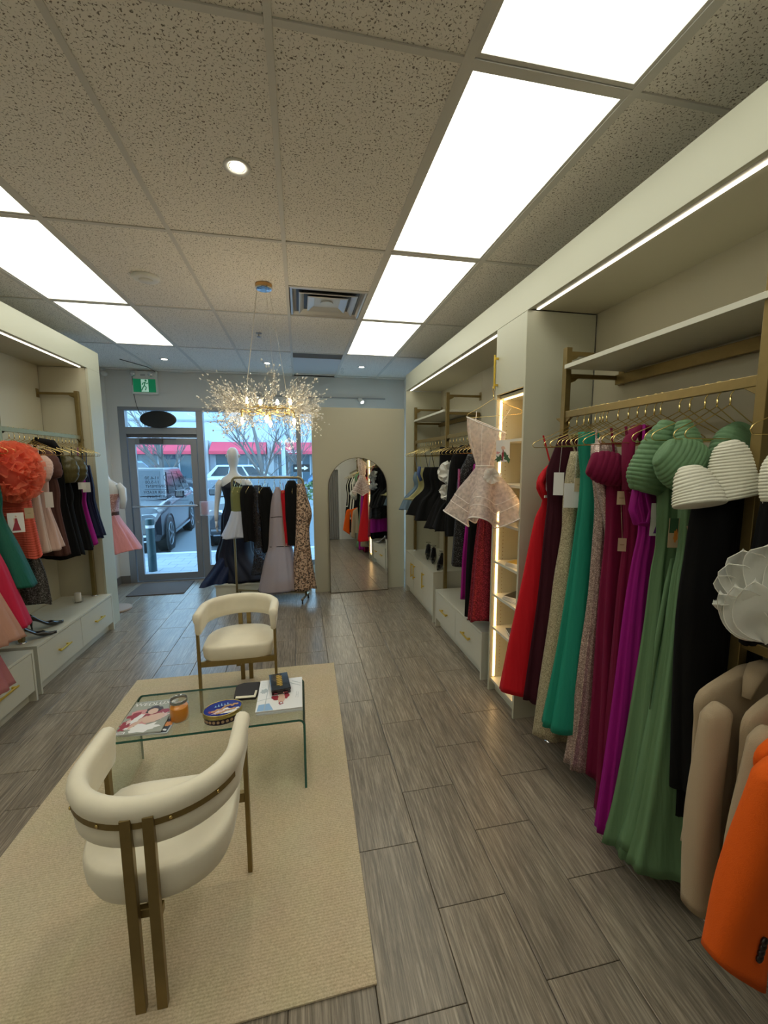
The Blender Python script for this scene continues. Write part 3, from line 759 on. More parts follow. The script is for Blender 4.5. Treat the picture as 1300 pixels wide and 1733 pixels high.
t = rack('clothes_rack', 'bronze upright rack of two posts beyond the lit tower holding short dresses', RX, (5.19, 4.025), ((4.042, 5.173), (2.78, 4.008)), 2.405, 1.985, XR-.017, (.555, .0), arms=(2.385,))
O('arm', MB().box(RX, XR-.02, 5.18, 5.20, 2.19, 2.215).box(RX, XR-.02, 4.015, 4.035, 2.19, 2.215).box(XR-.06, XR-.03, 4.0, 5.2, 2.165, 2.205), BRONZE, t)
tag(boxo('wall_shelf', CABW, None, 1.44, XR-.02, 4.05, 5.165, 2.222, 2.244, bev=.001), 'short white board shelf on the far bronze rack near the mirror', 'shelf')
LX = -2.08
rack('clothes_rack', 'bronze upright rack on the left wall holding party dresses', LX, (4.575, 3.44), ((3.457, 4.558), (2.0, 3.423)), 2.405, 1.985, -2.409, (.38, .38), arms=(2.39,))
# ================================================================ RUG, CHAIRS, TABLE
rug = thing('area_rug', 'large woven beige jute rug on the grey tile floor', 'rug', (-.55, 2.27, 0))
P4 = [(-1.345, 1.12), (.203, 1.15), (.241, 3.387), (-1.31, 3.42)]
def inset(P, d):
    cx = sum(p[0] for p in P)/4; cy = sum(p[1] for p in P)/4
    return [(x+(d if x < cx else -d), y+(d if y < cy else -d)) for x, y in P]
O('weave', MB().prism(inset(P4, .085), .001, .0095), JUTE, rug, bev=.001)
mb = MB(); a, b = P4, inset(P4, .088)
for i in range(4):
    j = (i+1) % 4
    mb.prism([a[i], a[j], b[j], b[i]], .001, .0085)
O('border', mb, JUTE, rug, bev=.001)
def make_chair(label, loc, rz):
    t = thing('armchair', label, 'chair', loc, rz)
    def part(name, mb, m, **k):
        # built in the chair's own frame: front is +y, rear bars at y = 0
        w = Vector(loc); mb.v = [(p[0]+w.x, p[1]+w.y, p[2]+w.z) for p in mb.v]
        return O(name, mb, m, t, **k)
    # padded back and arm rail, a level horseshoe
    path = []
    A, B, YA = .243, .215, .235
    path += [(A, YA+.175*k/5) for k in range(5, 0, -1)]
    path += [(A*cos(a), YA-B*sin(a)) for a in [PI*k/28 for k in range(29)]]
    path += [(-A, YA+.175*k/5) for k in range(1, 6)]
    sec = [(-.016, .565), (-.005, .556), (.010, .556), (.019, .566), (.022, .60), (.022, .640), (.029, .655), (.034, .676), (.030, .697), (.015, .709), (-.004, .712), (-.018, .704), (-.025, .688), (-.024, .665), (-.020, .635), (-.018, .60)]
    R = []
    n = len(path)
    for i, (x, y) in enumerate(path):
        a = path[max(0, i-1)]; b = path[min(n-1, i+1)]
        d = Vector((b[0]-a[0], b[1]-a[1])).normalized(); nx, ny = -d.y*-1*-1, d.x*-1*-1
        nx, ny = (-d.y, d.x)
        if (nx*x + ny*(y-YA-.05)) < 0: nx, ny = -nx, -ny
        R.append([(x+nx*o, y+ny*o, z) for o, z in sec])
    def shrink(r, s, dy):
        cx = sum(p[0] for p in r)/len(r); cz = sum(p[2] for p in r)/len(r)
        return [(cx+(p[0]-cx)*s, p[1]+dy, cz+(p[2]-cz)*s) for p in r]
    R = [shrink(R[0], .55, .020), shrink(R[0], .88, .013)] + R + [shrink(R[-1], .88, .013), shrink(R[-1], .55, .020)]
    part('back_rail', MB().rings(R), VELVET, smooth=True)
    band = []
    for i in range(6, n-6): band.append((path[i][0], path[i][1]))
    bp = []
    for i, (x, y) in enumerate(path):
        if 8 <= i <= n-9:
            nx, ny = x/A**2, (y-YA)/B**2; l = math.hypot(nx, ny); bp.append((x+nx/l*.0245, y+ny/l*.0245, .642))
    part('metal_band', MB().bar(bp, .005, .024), BRONZE)
    mb = MB()
    for k in (3, 8, 15, 20):
        x, y, z = bp[min(k, len(bp)-1)]; mb.lathe([(.006, -.004), (.005, .003), (.001, .006)], 10, (0, 0, 0)).xf(Matrix.Identity(4)) if False else None
        d = Vector((x, y-YA, 0)).normalized()
        mb.rings([[(x+d.x*(.003+h)+(-d.y)*r*cos(2*PI*q/10), y+d.y*(.003+h)+d.x*r*cos(2*PI*q/10), z+r*sin(2*PI*q/10)) for q in range(10)] for r, h in ((.006, 0), (.0055, .003), (.002, .005))])
    part('rivets', mb, BRASS, smooth=True)
    # seat
    R = []
    for z, s in ((.318, .60), (.324, .80), (.345, .92), (.385, .985), (.42, 1.0), (.444, 1.0), (.456, .985), (.463, .95), (.465, .85), (.463, .5), (.462, .2)):
        ring = []
        for k in range(48):
            a = 2*PI*k/48
            ca, sa = cos(a), sin(a)
            ex = 2.3 if sa < 0 else 7.0
            rr = (abs(ca)**ex+abs(sa)**ex)**(-1/ex)
            x = .237*ca*rr; y = .205*sa*rr
            ring.append((x*s, .215+y*s+(0 if sa < 0 else 0), z))
        R.append(ring)
    part('seat', MB().rings(R), VELVET, smooth=True)
    for sx in (-1, 1):
        part('leg', MB().box(sx*.252-.009, sx*.252+.009, .385, .413, 0.0, .665), BRONZE, bev=.002)
        part('leg', MB().box(sx*.031-.0155, sx*.031+.0155, -.014, .008, 0.0, .668), BRONZE, bev=.002)
    part('apron', MB().box(-.243, .243, .388, .410, .325, .365), BRONZE, bev=.002)
    part('stretcher', MB().box(-.046, .046, .009, .03, .31, .34).box(-.015, .015, .03, .39, .302, .317), BRONZE, bev=.002)
    return t
make_chair('cream velvet armchair with twin bronze rear bars, seen from behind on the rug', (-.503, 1.235, .0096), 0)
make_chair('cream velvet armchair beyond the glass table, facing the camera', (-.455, 3.262, .0096), PI)
# glass table
TX0, TX1, TY_0, TY_1, TZ, TH = -.947, -.008, 2.035, 2.448, .402, .012
GE = mat('green_glass_edge', (.008, .11, .085), .12, coat=.3)
tb = thing('glass_table', 'bent clear glass coffee table on the beige rug', 'table', (-.48, 2.24, .0096))
def ribbon(outer, inner, y0, y1):
    n = len(outer); mb = MB()
    v = [(a, y0, b) for a, b in outer]+[(a, y0, b) for a, b in inner]+[(a, y1, b) for a, b in outer]+[(a, y1, b) for a, b in inner]
    big = []; edge = []
    for i in range(n-1):
        big += [(i, 2*n+i, 2*n+i+1, i+1), (n+i, n+i+1, 3*n+i+1, 3*n+i)]
        edge += [(i, i+1, n+i+1, n+i), (2*n+i, 3*n+i, 3*n+i+1, 2*n+i+1)]
    mb.v = v; mb.f = big+edge; mb.m = [0]*len(big)+[1]*len(edge)
    return mb
rr = .035
def corner(cx, cz, r, a0, a1): return [(cx+r*cos(a0+(a1-a0)*i/6), cz+r*sin(a0+(a1-a0)*i/6)) for i in range(7)]
o_ = corner(TX0+rr, TZ-rr, rr, PI, PI/2)+corner(TX1-rr, TZ-rr, rr, PI/2, 0)
i_ = corner(TX0+rr, TZ-rr, rr-TH, PI, PI/2)+corner(TX1-rr, TZ-rr, rr-TH, PI/2, 0)
O('table_top', ribbon(o_, i_, TY_0, TY_1), [TGLASS, GE], tb)
for sx in (0, 1):
    if sx == 0: o2 = [(TX0, TZ-rr), (TX0, .0096)]; i2 = [(TX0+TH, TZ-rr), (TX0+TH, .0096)]
    else: o2 = [(TX1, TZ-rr), (TX1, .0096)]; i2 = [(TX1-TH, TZ-rr), (TX1-TH, .0096)]
    O('leg', ribbon(o2, i2, TY_0, TY_1), [TGLASS, GE], tb)
T0 = TZ+.0006
# ---- printed paper helpers
def blob(cx, cy, rx, ry, z, seed, n=18, rot=0, jag=.25):
    rnd = random.Random(seed); pts = []
    for k in range(n):
        a = 2*PI*k/n; q = 1+jag*(rnd.random()-.5)*2
        x, y = rx*q*cos(a), ry*q*sin(a)
        pts.append((cx+x*cos(rot)-y*sin(rot), cy+x*sin(rot)+y*cos(rot)))
    return pts
def printed(parent, M, z, items, name='print'):
    # items: (material, polygon points); thin flat print lying on a surface
    groups = {}
    for k, (m, pts) in enumerate(items):
        groups.setdefault(m.name, (m, MB()))[1].prism(pts, z+.00012*k, z+.00012*k+.0001)
    for m, mb in groups.values(): O(name, mb.xf(M), m, parent)
def flat(n, c, r=.35): return mat('ink_'+n, c, r)
I_RED = flat('red', (.30, .03, .05)); I_ROSE = flat('rose', (.62, .28, .28)); I_SKIN = flat('skin', (.66, .45, .36)); I_HAIR = flat('hair', (.05, .03, .025))
I_WH = flat('white', (.78, .78, .78)); I_BLK = flat('black', (.015, .015, .018)); I_BLUE = flat('blue', (.25, .42, .66)); I_GREY = flat('grey', (.42, .46, .47)); I_GOLD = flat('gold', (.62, .42, .08)); I_GREEN = flat('green', (.05, .12, .06)); I_PURP = flat('purple', (.16, .03, .30)); I_PINK = flat('pink', (.68, .5, .5))
PAPER = mat('paper_edge', (.74, .73, .70), .7)
def booklet(name, label, cat, cx, cy, w, l, h, rz, z, cover, items, group=None):
    t = thing(name, label, cat, (cx, cy, z), 0, group)
    M = Matrix.Translation((cx, cy, z)) @ Matrix.Rotation(rz, 4, 'Z')
    O('pages', MB().box(-w/2+.001, w/2-.002, -l/2+.001, l/2-.001, .0008, h-.0006).xf(M), PAPER, t)
    O('cover', MB().box(-w/2, w/2, -l/2, l/2, h-.0006, h).box(-w/2, w/2, -l/2, l/2, 0, .0006).box(-w/2, -w/2+.0008, -l/2, l/2, .0006, h-.0006).xf(M), cover, t)
    if items: printed(t, M, h, items)
    return t, M
booklet('magazine', 'magazine mostly hidden under the bridal cover magazine, orange spot showing', 'magazine', -.765, 2.195, .215, .275, .006, -.10, T0, I_GREY,
        [(I_BLK, [(.04, -.13), (.1, -.13), (.1, -.02), (.04, -.02)]), (flat('orange', (.7, .25, .05)), blob(.085, -.06, .018, .022, 0, 3)), (I_WH, blob(.085, -.11, .01, .008, 0, 4))])
t, M = booklet('magazine', 'glossy bridal magazine with red flowers on its cover, left end of the glass table', 'magazine', -.808, 2.205, .215, .285, .006, -.02, T0+.0072, flat('cover_green', (.36, .38, .34), .2),
        [(I_ROSE, blob(-.03, -.02, .07, .085, 0, 1, jag=.3)), (I_RED, blob(-.055, .005, .045, .03, 0, 2, jag=.5)), (I_RED, blob(.05, .02, .045, .025, 0, 5, jag=.5)),
         (I_RED, blob(-.085, -.07, .02, .04, 0, 6, jag=.5)), (I_PINK, blob(-.075, -.04, .018, .018, 0, 7, jag=.5)), (I_PINK, blob(.078, -.01, .022, .03, 0, 8, jag=.5)),
         (I_WH, blob(.01, -.10, .085, .035, 0, 9, jag=.4)), (I_HAIR, blob(.015, .055, .042, .03, 0, 10)), (I_SKIN, blob(.012, .038, .024, .027, 0, 11, jag=.08)),
         (I_SKIN, blob(.035, -.025, .05, .036, 0, 12, rot=.6, jag=.1)), (I_SKIN, blob(-.03, -.05, .012, .06, 0, 13, rot=-.5, jag=.1)), (I_WH, blob(-.045, -.02, .016, .045, 0, 14, rot=-.4)),
         (I_WH, [(-.104, -.139), (-.06, -.139), (-.06, -.122), (-.104, -.122)])]
        + [(I_BLK, [(-.099+.006*k, -.136), (-.096+.006*k, -.136), (-.096+.006*k, -.125), (-.099+.006*k, -.125)]) for k in range(6)])
text('WEDLUXE', .043, I_WH, t, M @ Matrix.Translation((.0, .108, .0072)), 'title')
# open white book with fashion sketch
t, M = booklet('book', 'white catalogue lying beneath the illustrated one on the glass table', 'book', -.140, 2.262, .238, .312, .008, 0, T0, I_GREY, None)
t, M = booklet('book', 'large white book with a red fashion sketch, right end of the glass table', 'book', -.143, 2.272, .243, .318, .010, 0, T0+.0084, I_WH,
        [(I_BLUE, [(-.115, -.155), (-.03, -.155), (-.055, -.09), (-.11, -.095)]), (I_GREY, [(-.08, -.155), (-.076, -.155), (-.066, .15), (-.069, .15)]),
         (I_GREY, [(-.12, -.06), (-.03, -.035), (-.03, -.032), (-.12, -.056)]), (I_GREY, blob(-.09, .04, .02, .025, 0, 3, jag=.3)), (I_RED, blob(-.02, -.045, .022, .03, 0, 4, rot=.5)), (I_RED, blob(.03, -.035, .02, .026, 0, 5)),
         (I_SKIN, blob(.008, -.055, .018, .05, 0, 6, jag=.1)), (I_RED, blob(.006, -.10, .014, .015, 0, 7)), (I_WH, blob(.008, -.098, .007, .008, 0, 7)), (I_GREY, [(.06, .12), (.11, .09), (.112, .093), (.062, .125)]),
         (I_GREY, [(.05, .10), (.11, .06), (.112, .063), (.052, .105)]), (I_GREY, [(.085, -.06), (.087, -.06), (.092, .0), (.09, .0)]), (I_GREY, [(.096, -.065), (.098, -.065), (.1, -.005), (.098, -.005)]), (I_GREY, [(.088, -.04), (.1, -.03), (.1, -.028), (.088, -.038)])]
         + [(I_GREY, [(-.11, .08+.017*k), (-.085, .08+.017*k), (-.085, .0815+.017*k), (-.11, .0815+.017*k)]) for k in range(4)])
# black gift box with gold script
t = thing('gift_box', 'small glossy black box with gold script lying on the white book', 'box', (-.150, 2.35, T0+.0195))
M = Matrix.Translation((-.150, 2.35, T0+.0204)) @ Matrix.Rotation(.14, 4, 'Z')
BLKG = mat('gloss_black', (.012, .012, .014), .12, coat=.6)
O('base', MB().box(-.052, .052, -.092, .092, 0, .018).xf(M), BLKG, t, bev=.002)
O('lid', MB().box(-.054, .054, -.094, .094, .0185, .030).xf(M), BLKG, t, bev=.003)
sc = []
for k in range(60):
    s = k/59; sc.append(tuple(M @ Vector((-.004+.016*sin(s*38)+.006*s, -.055+.12*s, .0312))))
O('gold_script', MB().tube(sc, .0022, 5), I_GOLD, t)
O('silver_clips', MB().box(-.04, -.02, -.0955, -.0945, .006, .012).box(.01, .035, -.0955, -.0945, .006, .012).xf(M), CHROME, t)
# dark pouch with card
t = thing('notebook', 'black notebook with a cream card, between the tin and the white book', 'notebook', (-.325, 2.335, T0))
O('body', MB().prism([(-.395, 2.275), (-.278, 2.265), (-.268, 2.30), (-.268, 2.425), (-.36, 2.43), (-.39, 2.415), (-.40, 2.39)], T0, T0+.02), mat('matt_black', (.018, .013, .012), .7), t, bev=.003)
O('card', MB().prism([(-.385, 2.262), (-.277, 2.256), (-.274, 2.325), (-.284, 2.326), (-.288, 2.276), (-.385, 2.283)], T0+.0204, T0+.0225), mat('cream_card', (.72, .68, .52), .6), t)
# oval biscuit tin
t = thing('biscuit_tin', 'oval blue biscuit tin with gold rim and pictured biscuits', 'tin', (-.427, 2.135, T0))
E0 = (-.427, 2.135); ex, ey, er = .097, .073, .25
def oval(s, z, n=48):
    return [(E0[0]+ex*s*cos(a)*cos(er)-ey*s*sin(a)*sin(er), E0[1]+ex*s*cos(a)*sin(er)+ey*s*sin(a)*cos(er), z) for a in [2*PI*k/n for k in range(n)]]
O('base', MB().rings([oval(.93, T0), oval(.95, T0+.002), oval(.95, T0+.036)]), mat('tin_side', (.02, .012, .03), .3, .3), t)
GOLDT = mat('gold_tin', (.55, .43, .16), .25, .9)
O('lid_rim', MB().rings([oval(.955, T0+.030), oval(1.0, T0+.031), oval(1.0, T0+.050), oval(.985, T0+.0535), oval(.955, T0+.0535), oval(.945, T0+.051)], cap1=False), GOLDT, t, smooth=True)
O('lid_top', MB().rings([oval(.945, T0+.0505), oval(.94, T0+.0512)]), mat('tin_blue', (.012, .02, .25), .2, .2), t)
M = Matrix.Translation((E0[0], E0[1], 0)) @ Matrix.Rotation(er, 4, 'Z')
bis = mat('biscuit', (.50, .27, .12), .5)
items = [(I_WH, blob(.01, -.032, .055, .022, 0, 2, jag=.3)), (I_PINK, blob(-.02, -.03, .03, .014, 0, 3, jag=.5)), (I_RED, blob(-.055, -.018, .015, .012, 0, 4, jag=.5))]
rnd = random.Random(4)
for k in range(12):
    items.append((bis, blob(-.05+.0115*k*.95, -.02+.02*rnd.random()+.002*k, .009, .008, 0, k+20, jag=.1)))
for k in range(7):
    items.append((bis, blob(-.03+.014*k, -.045+.012*rnd.random()+.001*k, .008, .007, 0, k+40, jag=.1)))
for k in range(5):
    x = -.035+.015*k
    items.append((I_BLUE, [(x, .015), (x+.005, .015), (x+.005, .03+.004*(k % 3)), (x, .03+.004*(k % 3))]))
    items.append((I_BLUE, [(x-.003, .015), (x+.008, .015), (x+.008, .019), (x-.003, .019)]))
printed(t, M, T0+.0513, items)
mb = MB()
for k in range(9):
    a = -2.6+.24*k-er
    x = ex*.953*cos(a); y = ey*.953*sin(a); nrm = Vector((cos(a)/ex, sin(a)/ey, 0)).normalized(); tt = Vector((-nrm.y, nrm.x, 0))
    c = Vector((x, y, T0+.016))
    mb.rings([[c+nrm*h+tt*(r*cos(2*PI*q/12))+Vector((0, 0, r*sin(2*PI*q/12))) for q in range(12)] for r, h in ((.0075, -.001), (.0075, .0006))])
O('side_print', mb.xf(M), mat('biscuit_print', (.50, .33, .2), .5), t)
# jar candle
t = thing('jar_candle', 'orange wax candle in a clear glass jar on the glass table', 'candle', (-.645, 2.165, T0))
c = (-.645, 2.165, T0)
O('wax', MB().lathe([(.02, .004), (.041, .005), (.0425, .02), (.0425, .070), (.040, .073), (.010, .072)], 32, c), mat('orange_wax', (.72, .26, .02), .35, coat=.5), t, smooth=True)
O('glass', MB().lathe([(.02, 0), (.042, .001), (.0455, .006), (.0455, .082), (.040, .094), (.040, .110)], 32, c, cap=False), pane('jar_glass', (.97, .97, .96), 1.0), t, smooth=True)
O('rim', MB().lathe([(.040, .096), (.0425, .098), (.0425, .103), (.041, .105), (.0425, .108), (.041, .113), (.0385, .113), (.0385, .098)], 32, c, cap=False), mat('jar_rim', (.35, .37, .36), .12, .7), t, smooth=True)
O('wick', MB().tube([(c[0], c[1], T0+.07), (c[0]+.002, c[1], T0+.085)], .0012, 5), I_BLK, t)
# ================================================================ CHANDELIER
cx, cy, cz = -.215, 3.22, 2.10
t = thing('chandelier', 'gold ring chandelier with dandelion crystal sprays and lit candle bulbs', 'chandelier', (cx, cy, cz))
O('ceiling_rose', MB().lathe([(.058, ZC-.003), (.060, ZC-.006), (.060, ZC-.028)], 36, (cx, cy, 0)), mat('rose_gold', (.55, .34, .14), .25, .95), t, smooth=False)
O('rose_plate', MB().lathe([(.059, ZC-.0285), (.055, ZC-.036), (.02, ZC-.038)], 36, (cx, cy, 0)), CHROME, t)
for k in range(3):
    a = [2.6, .6, -1.2][k]; tx, ty = cx+.185*cos(a), cy+.185*sin(a)
    if k == 0: tx, ty = cx-.155, cy-.10
    O('cord', MB().tube([(cx+(.045 if k else -.05)*cos(a*(1 if k else 0)), cy+.04*sin(a), ZC-.037), (tx, ty, cz+.005)], .0028 if k == 0 else .0012, 6), mat('clear_cord', (.62, .58, .5), .3), t)
RG = .185
O('ring', MB().tube([(cx+RG*cos(2*PI*k/48), cy+RG*sin(2*PI*k/48), cz+.004*sin(6*PI*k/24)) for k in range(48)], .006, 8, True)
  .tube([(cx+(RG+.006)*cos(2*PI*k/48), cy+(RG+.006)*sin(2*PI*k/48), cz-.016+.008*sin(10*PI*k/24)) for k in range(48)], .004, 6, True)
  .tube([(cx+(RG-.008)*cos(2*PI*k/48), cy+(RG-.008)*sin(2*PI*k/48), cz+.010-.008*sin(8*PI*k/24)) for k in range(48)], .004, 6, True), BRASS, t, smooth=True)
BULB = emis('candle_bulb', (1.0, .80, .45), 26.0)
for k in range(8):
    a = 2*PI*k/8+.39 if k % 2 == 0 else 2*PI*k/8+.39
    up_ = k % 2 == 0
    a = [(.55, 1), (-.6+PI/2*3.0, 0), (2.6, 1), (PI+.15, 0), (1.25, 1), (-.1, 0), (1.95, 1), (PI/2, 0)][k][0]
    up_ = bool([(.55, 1), (-.6, 0), (2.6, 1), (PI+.15, 0), (1.25, 1), (-.1, 0), (1.95, 1), (PI/2, 0)][k][1])
    if k == 1: a = -PI/2
    x, y = cx+RG*cos(a), cy+RG*sin(a); s = 1 if up_ else -1
    h = O('candle_holder', MB().lathe([(.011, cz+s*.004), (.012, cz+s*.012), (.009, cz+s*.016), (.009, cz+s*.052), (.012, cz+s*.055)][::s], 14, (x, y, 0)), BRASS, t, smooth=True)
    O('bulb', MB().lathe([(.005, cz+s*.056), (.012, cz+s*.068), (.014, cz+s*.080), (.009, cz+s*.096), (.002, cz+s*.108)][::s], 14, (x, y, 0)), BULB, h, smooth=True)
pl_ = bpy.data.lights.new('chandelier_glow', 'POINT'); pl_.energy = 3.5; pl_.color = (1, .82, .55); pl_.shadow_soft_size = .12
plo = bpy.data.objects.new('chandelier_glow', pl_); COL.objects.link(plo); plo.parent = t; plo.location = (0, 0, .03)
CRY = mat('crystal_bead', (.92, .91, .88), .15, .0, spec=1.0)
STEM = mat('silver_stem', (.62, .56, .46), .35, .6)
def spray_mesh(seed):
    rnd = random.Random(seed); mb = MB(); L = .20+.06*rnd.random()
    bend = (rnd.random()-.5)*.05
    main = [Vector((bend*(s*s), 0.01*sin(s*3), L*s)) for s in [k/5 for k in range(6)]]
    mb.tube(main, [.0013, .0012, .0011, .001, .0009, .0007], 4, mi=0)
    def bead(p, r):
        v = [p+Vector(q)*r for q in ((1, 0, 0), (0, 1, 0), (-1, 0, 0), (0, -1, 0), (0, 0, 1.5), (0, 0, -1.5))]
        mb.add(v, [(0, 1, 4), (1, 2, 4), (2, 3, 4), (3, 0, 4), (1, 0, 5), (2, 1, 5), (3, 2, 5), (0, 3, 5)], 1)
    bead(main[-1], .007)
    for k in range(9):
        b = main[1+k % 4]+(main[2+k % 4]-main[1+k % 4])*rnd.random()
        a = rnd.random()*2*PI; l = .03+.05*rnd.random()
        e = b+Vector((cos(a)*l*.75, sin(a)*l*.75, l*.9))
        mb.tube([b, (b+e)/2+Vector((0, 0, -.004)), e], .0006, 3, mi=0)
        bead(e, .0055+.0022*rnd.random())
        if rnd.random() < .6: bead(b+(e-b)*.6+Vector((.004, 0, 0)), .0045)
    me = bpy.data.meshes.new('crystal_spray'); me.from_pydata(mb.v, [], mb.f)
    me.materials.append(STEM); me.materials.append(CRY)
    me.polygons.foreach_set('material_index', mb.m); me.update(); return me
sp = [spray_mesh(k) for k in range(6)]
rnd = random.Random(11)
for k in range(150):
    a = 2*PI*k/150*5+rnd.random()*.3
    e = rnd.choice([-.75, -.5, -.25, 0, .2, .4, .6, .8, 1.0]) + (rnd.random()-.5)*.25
    d = Vector((cos(a)*cos(e), sin(a)*cos(e), sin(e))).normalized()
    o = bpy.data.objects.new('crystal_spray', sp[k % 6]); COL.objects.link(o); o.parent = t
    o.location = (RG*cos(a), RG*sin(a), .0)
    o.rotation_mode = 'QUATERNION'
    q = d.to_track_quat('Z', 'Y'); o.rotation_quaternion = q @ Matrix.Rotation(rnd.random()*6.28, 3, 'Z').to_quaternion()
    s = .80+.28*rnd.random(); o.scale = (s, s, s*(1.0 if e > 0 else .85))
# ================================================================ HANGERS
def hanger_mesh(w=.20, hook_r=.017, drop=.065):
    # origin at the top inside of the hook (rests on the rail); shoulders run along x
    mb = MB(); r = .0019
    zc = -hook_r
    pts = [(0, hook_r*cos(a)*-1, zc+hook_r*sin(a)) for a in [-.5+k*(PI+.6)/10 for k in range(11)]]
    z0 = -drop
    pts = [(p[0], -p[1], p[2]) for p in pts][::-1]
    pts = pts[::-1]
    hk = [(0, hook_r*cos(a), zc+hook_r*sin(a)) for a in [-.9+k*(PI+.9)/11 for k in range(12)]]
    hk += [(0, -hook_r, zc-.012), (0, -.004, zc-.028), (0, 0, zc-.034), (0, 0, z0-.02)]
    mb.tube(hk, r, 6)
    mb.lathe([(.0032, z0-.022), (.0032, z0+.006)], 8)
    zt = z0-.02
    body = [(0, 0, zt), (-w*.5, 0, zt-.05), (-w*.93, 0, zt-.085), (-w, 0, zt-.094), (-w-.006, 0, zt-.105), (-w, 0, zt-.115), (-w*.95, 0, zt-.118),
            (0, 0, zt-.118), (w*.95, 0, zt-.118), (w, 0, zt-.115), (w+.006, 0, zt-.105), (w, 0, zt-.094), (w*.93, 0, zt-.085), (w*.5, 0, zt-.05)]
    mb.tube(body, r, 6, True)
    me = bpy.data.meshes.new('clothes_hanger'); me.from_pydata(mb.v, [], mb.f)
    me.polygons.foreach_set('use_smooth', [True]*len(me.polygons)); me.materials.append(BRASS); me.update(); return me
HM = hanger_mesh()
def hangers(ys, x, z, label, group, seed=1):
    rnd = random.Random(seed)
    for y in ys:
        o = bpy.data.objects.new('clothes_hanger', HM); COL.objects.link(o)
        o.location = (x, y, z+.0025); o.rotation_euler = (0, 0, (rnd.random()-.5)*.30)
        tag(o, label, 'hanger', group)
hangers([2.078, 2.012, 1.955, 1.919, 1.87, 1.836, 1.816, 1.79, 1.717, 1.654, 1.603, 1.559, 1.513, 1.482, 1.395, 1.351, 1.29, 1.244, 1.198], RX, 1.995,
        'thin gold wire hanger on the near right rack above the long gowns', 'gold hangers on the near right rack')
hangers([4.95+.0-.095*k for k in range(9)]+[3.93-.085*k for k in range(13)], RX, 1.985,
        'thin gold wire hanger on the far right rack above the short dresses', 'gold hangers on the far right rack', 2)
hangers([4.48-.058*k for k in range(17)]+[3.39-.075*k for k in range(12)], LX, 1.985,
        'thin gold wire hanger on the left wall rack', 'gold hangers on the left rack', 3)
hangers([.95-.12*k for k in range(7)]+[-.1-.15*k for k in range(9)], RX, 1.995,
        'thin gold wire hanger on the rack past the nearest bronze post', 'gold hangers on the right edge rack', 4)
# ================================================================ CLOTHES
def fab(name, col, rough=.75, sheen=.12, vary=.06, bump=.15, bs=500): return mat('cloth_'+name, col, rough, spec=.25, drape=(.45 if bump < .3 else 0), sheen=sheen, vary=vary, vscale=3, bump=bump, bscale=bs)
def loft(rows, cy, folds=(7, .006, .014), seed=0, n=64, nz=40, p=2.3, z_tab=None, twist=.5, hemw=.012, lean=0.0, ridges=None, ang=0.0):
    # rows: (z, xa, xb, half depth [, y shift]) from top to hem
    rnd = random.Random(seed); ph = [rnd.random()*6.28 for _ in range(5)]
    zt, zb = rows[0][0], rows[-1][0]; R = []
    k1, a0, a1 = folds
    rows = [tuple(r)+((0,) if len(r) == 4 else ()) for r in rows]
    for j in range(nz+1):
        s = j/nz; z = zt+(zb-zt)*s
        xa, xb, hy, dy = interp(rows, z)
        c = (xa+xb)/2; a = abs(xb-xa)/2; A = a0+(a1-a0)*s**1.3; ring = []
        for i in range(n):
            th = 2*PI*i/n; ct, st = cos(th), sin(th)
            rr = (abs(ct)**p+abs(st)**p)**(-1/p)
            x, y = a*ct*rr, hy*st*rr
            nx, ny = ct/max(a, .01), st/max(hy, .01); l = math.hypot(nx, ny); nx /= l; ny /= l
            u = th+.25*sin(th*2+ph[3])
            f = A*(.55*sin(k1*u+ph[0]+twist*s*2)+.33*sin((k1*1.7//1)*u+ph[1]-twist*s)+.25*sin((k1*2.6//1)*u+ph[2]))
            if ridges: f += ridges[1]*abs(sin(PI*ridges[0]*s+.8*sin(th+ph[4])))
            zz = z+(hemw*sin(3*u+ph[4])*s**4 if hemw else 0)
            X, Y = x+nx*f, y+ny*f
            if ang: X, Y = X*cos(ang)-Y*sin(ang), X*sin(ang)+Y*cos(ang)
            ring.append((c+X, cy+dy+Y+lean*s, zz))
        R.append(ring)
    return MB().rings(R)
def ridged(p0, p1, prof, flat=.6, fdir=(0, 1, 0), nr=14, amp=.006, n=40, nz=None, wob=.0, seed=0, bend=0.0):
    # pleated puff: rings around the axis p0 -> p1 with parallel ridges
    p0, p1 = Vector(p0), Vector(p1); ax = p1-p0; L = ax.length; d = ax/L
    e = Vector(fdir); e = (e-d*e.dot(d)).normalized(); g = d.cross(e)
    nz = nz or nr*6; R = []; rnd = random.Random(seed); ph = rnd.random()*6
    for j in range(nz+1):
        s = j/nz; r = interp([(-a, b) for a, b in prof], -s)[0]
        k = amp*(abs(sin(PI*nr*s))**.7)
        ring = []
        for i in range(n):
            th = 2*PI*i/n
            rr = r+k+wob*sin(3*th+ph+s*4)
            ring.append(p0+ax*s+d*(bend*cos(th))*(1-abs(2*s-1))+g*(rr*cos(th))+e*(rr*flat*sin(th)))
        R.append(ring)
    return MB().rings(R)
def garment(name, label, cat, x, y, z, group=None): return thing(name, label, cat, (x, y, z), 0, group)
CARD = mat('white_card', (.74, .74, .72), .5); KRAFT = mat('kraft_tag', (.55, .42, .26), .6)
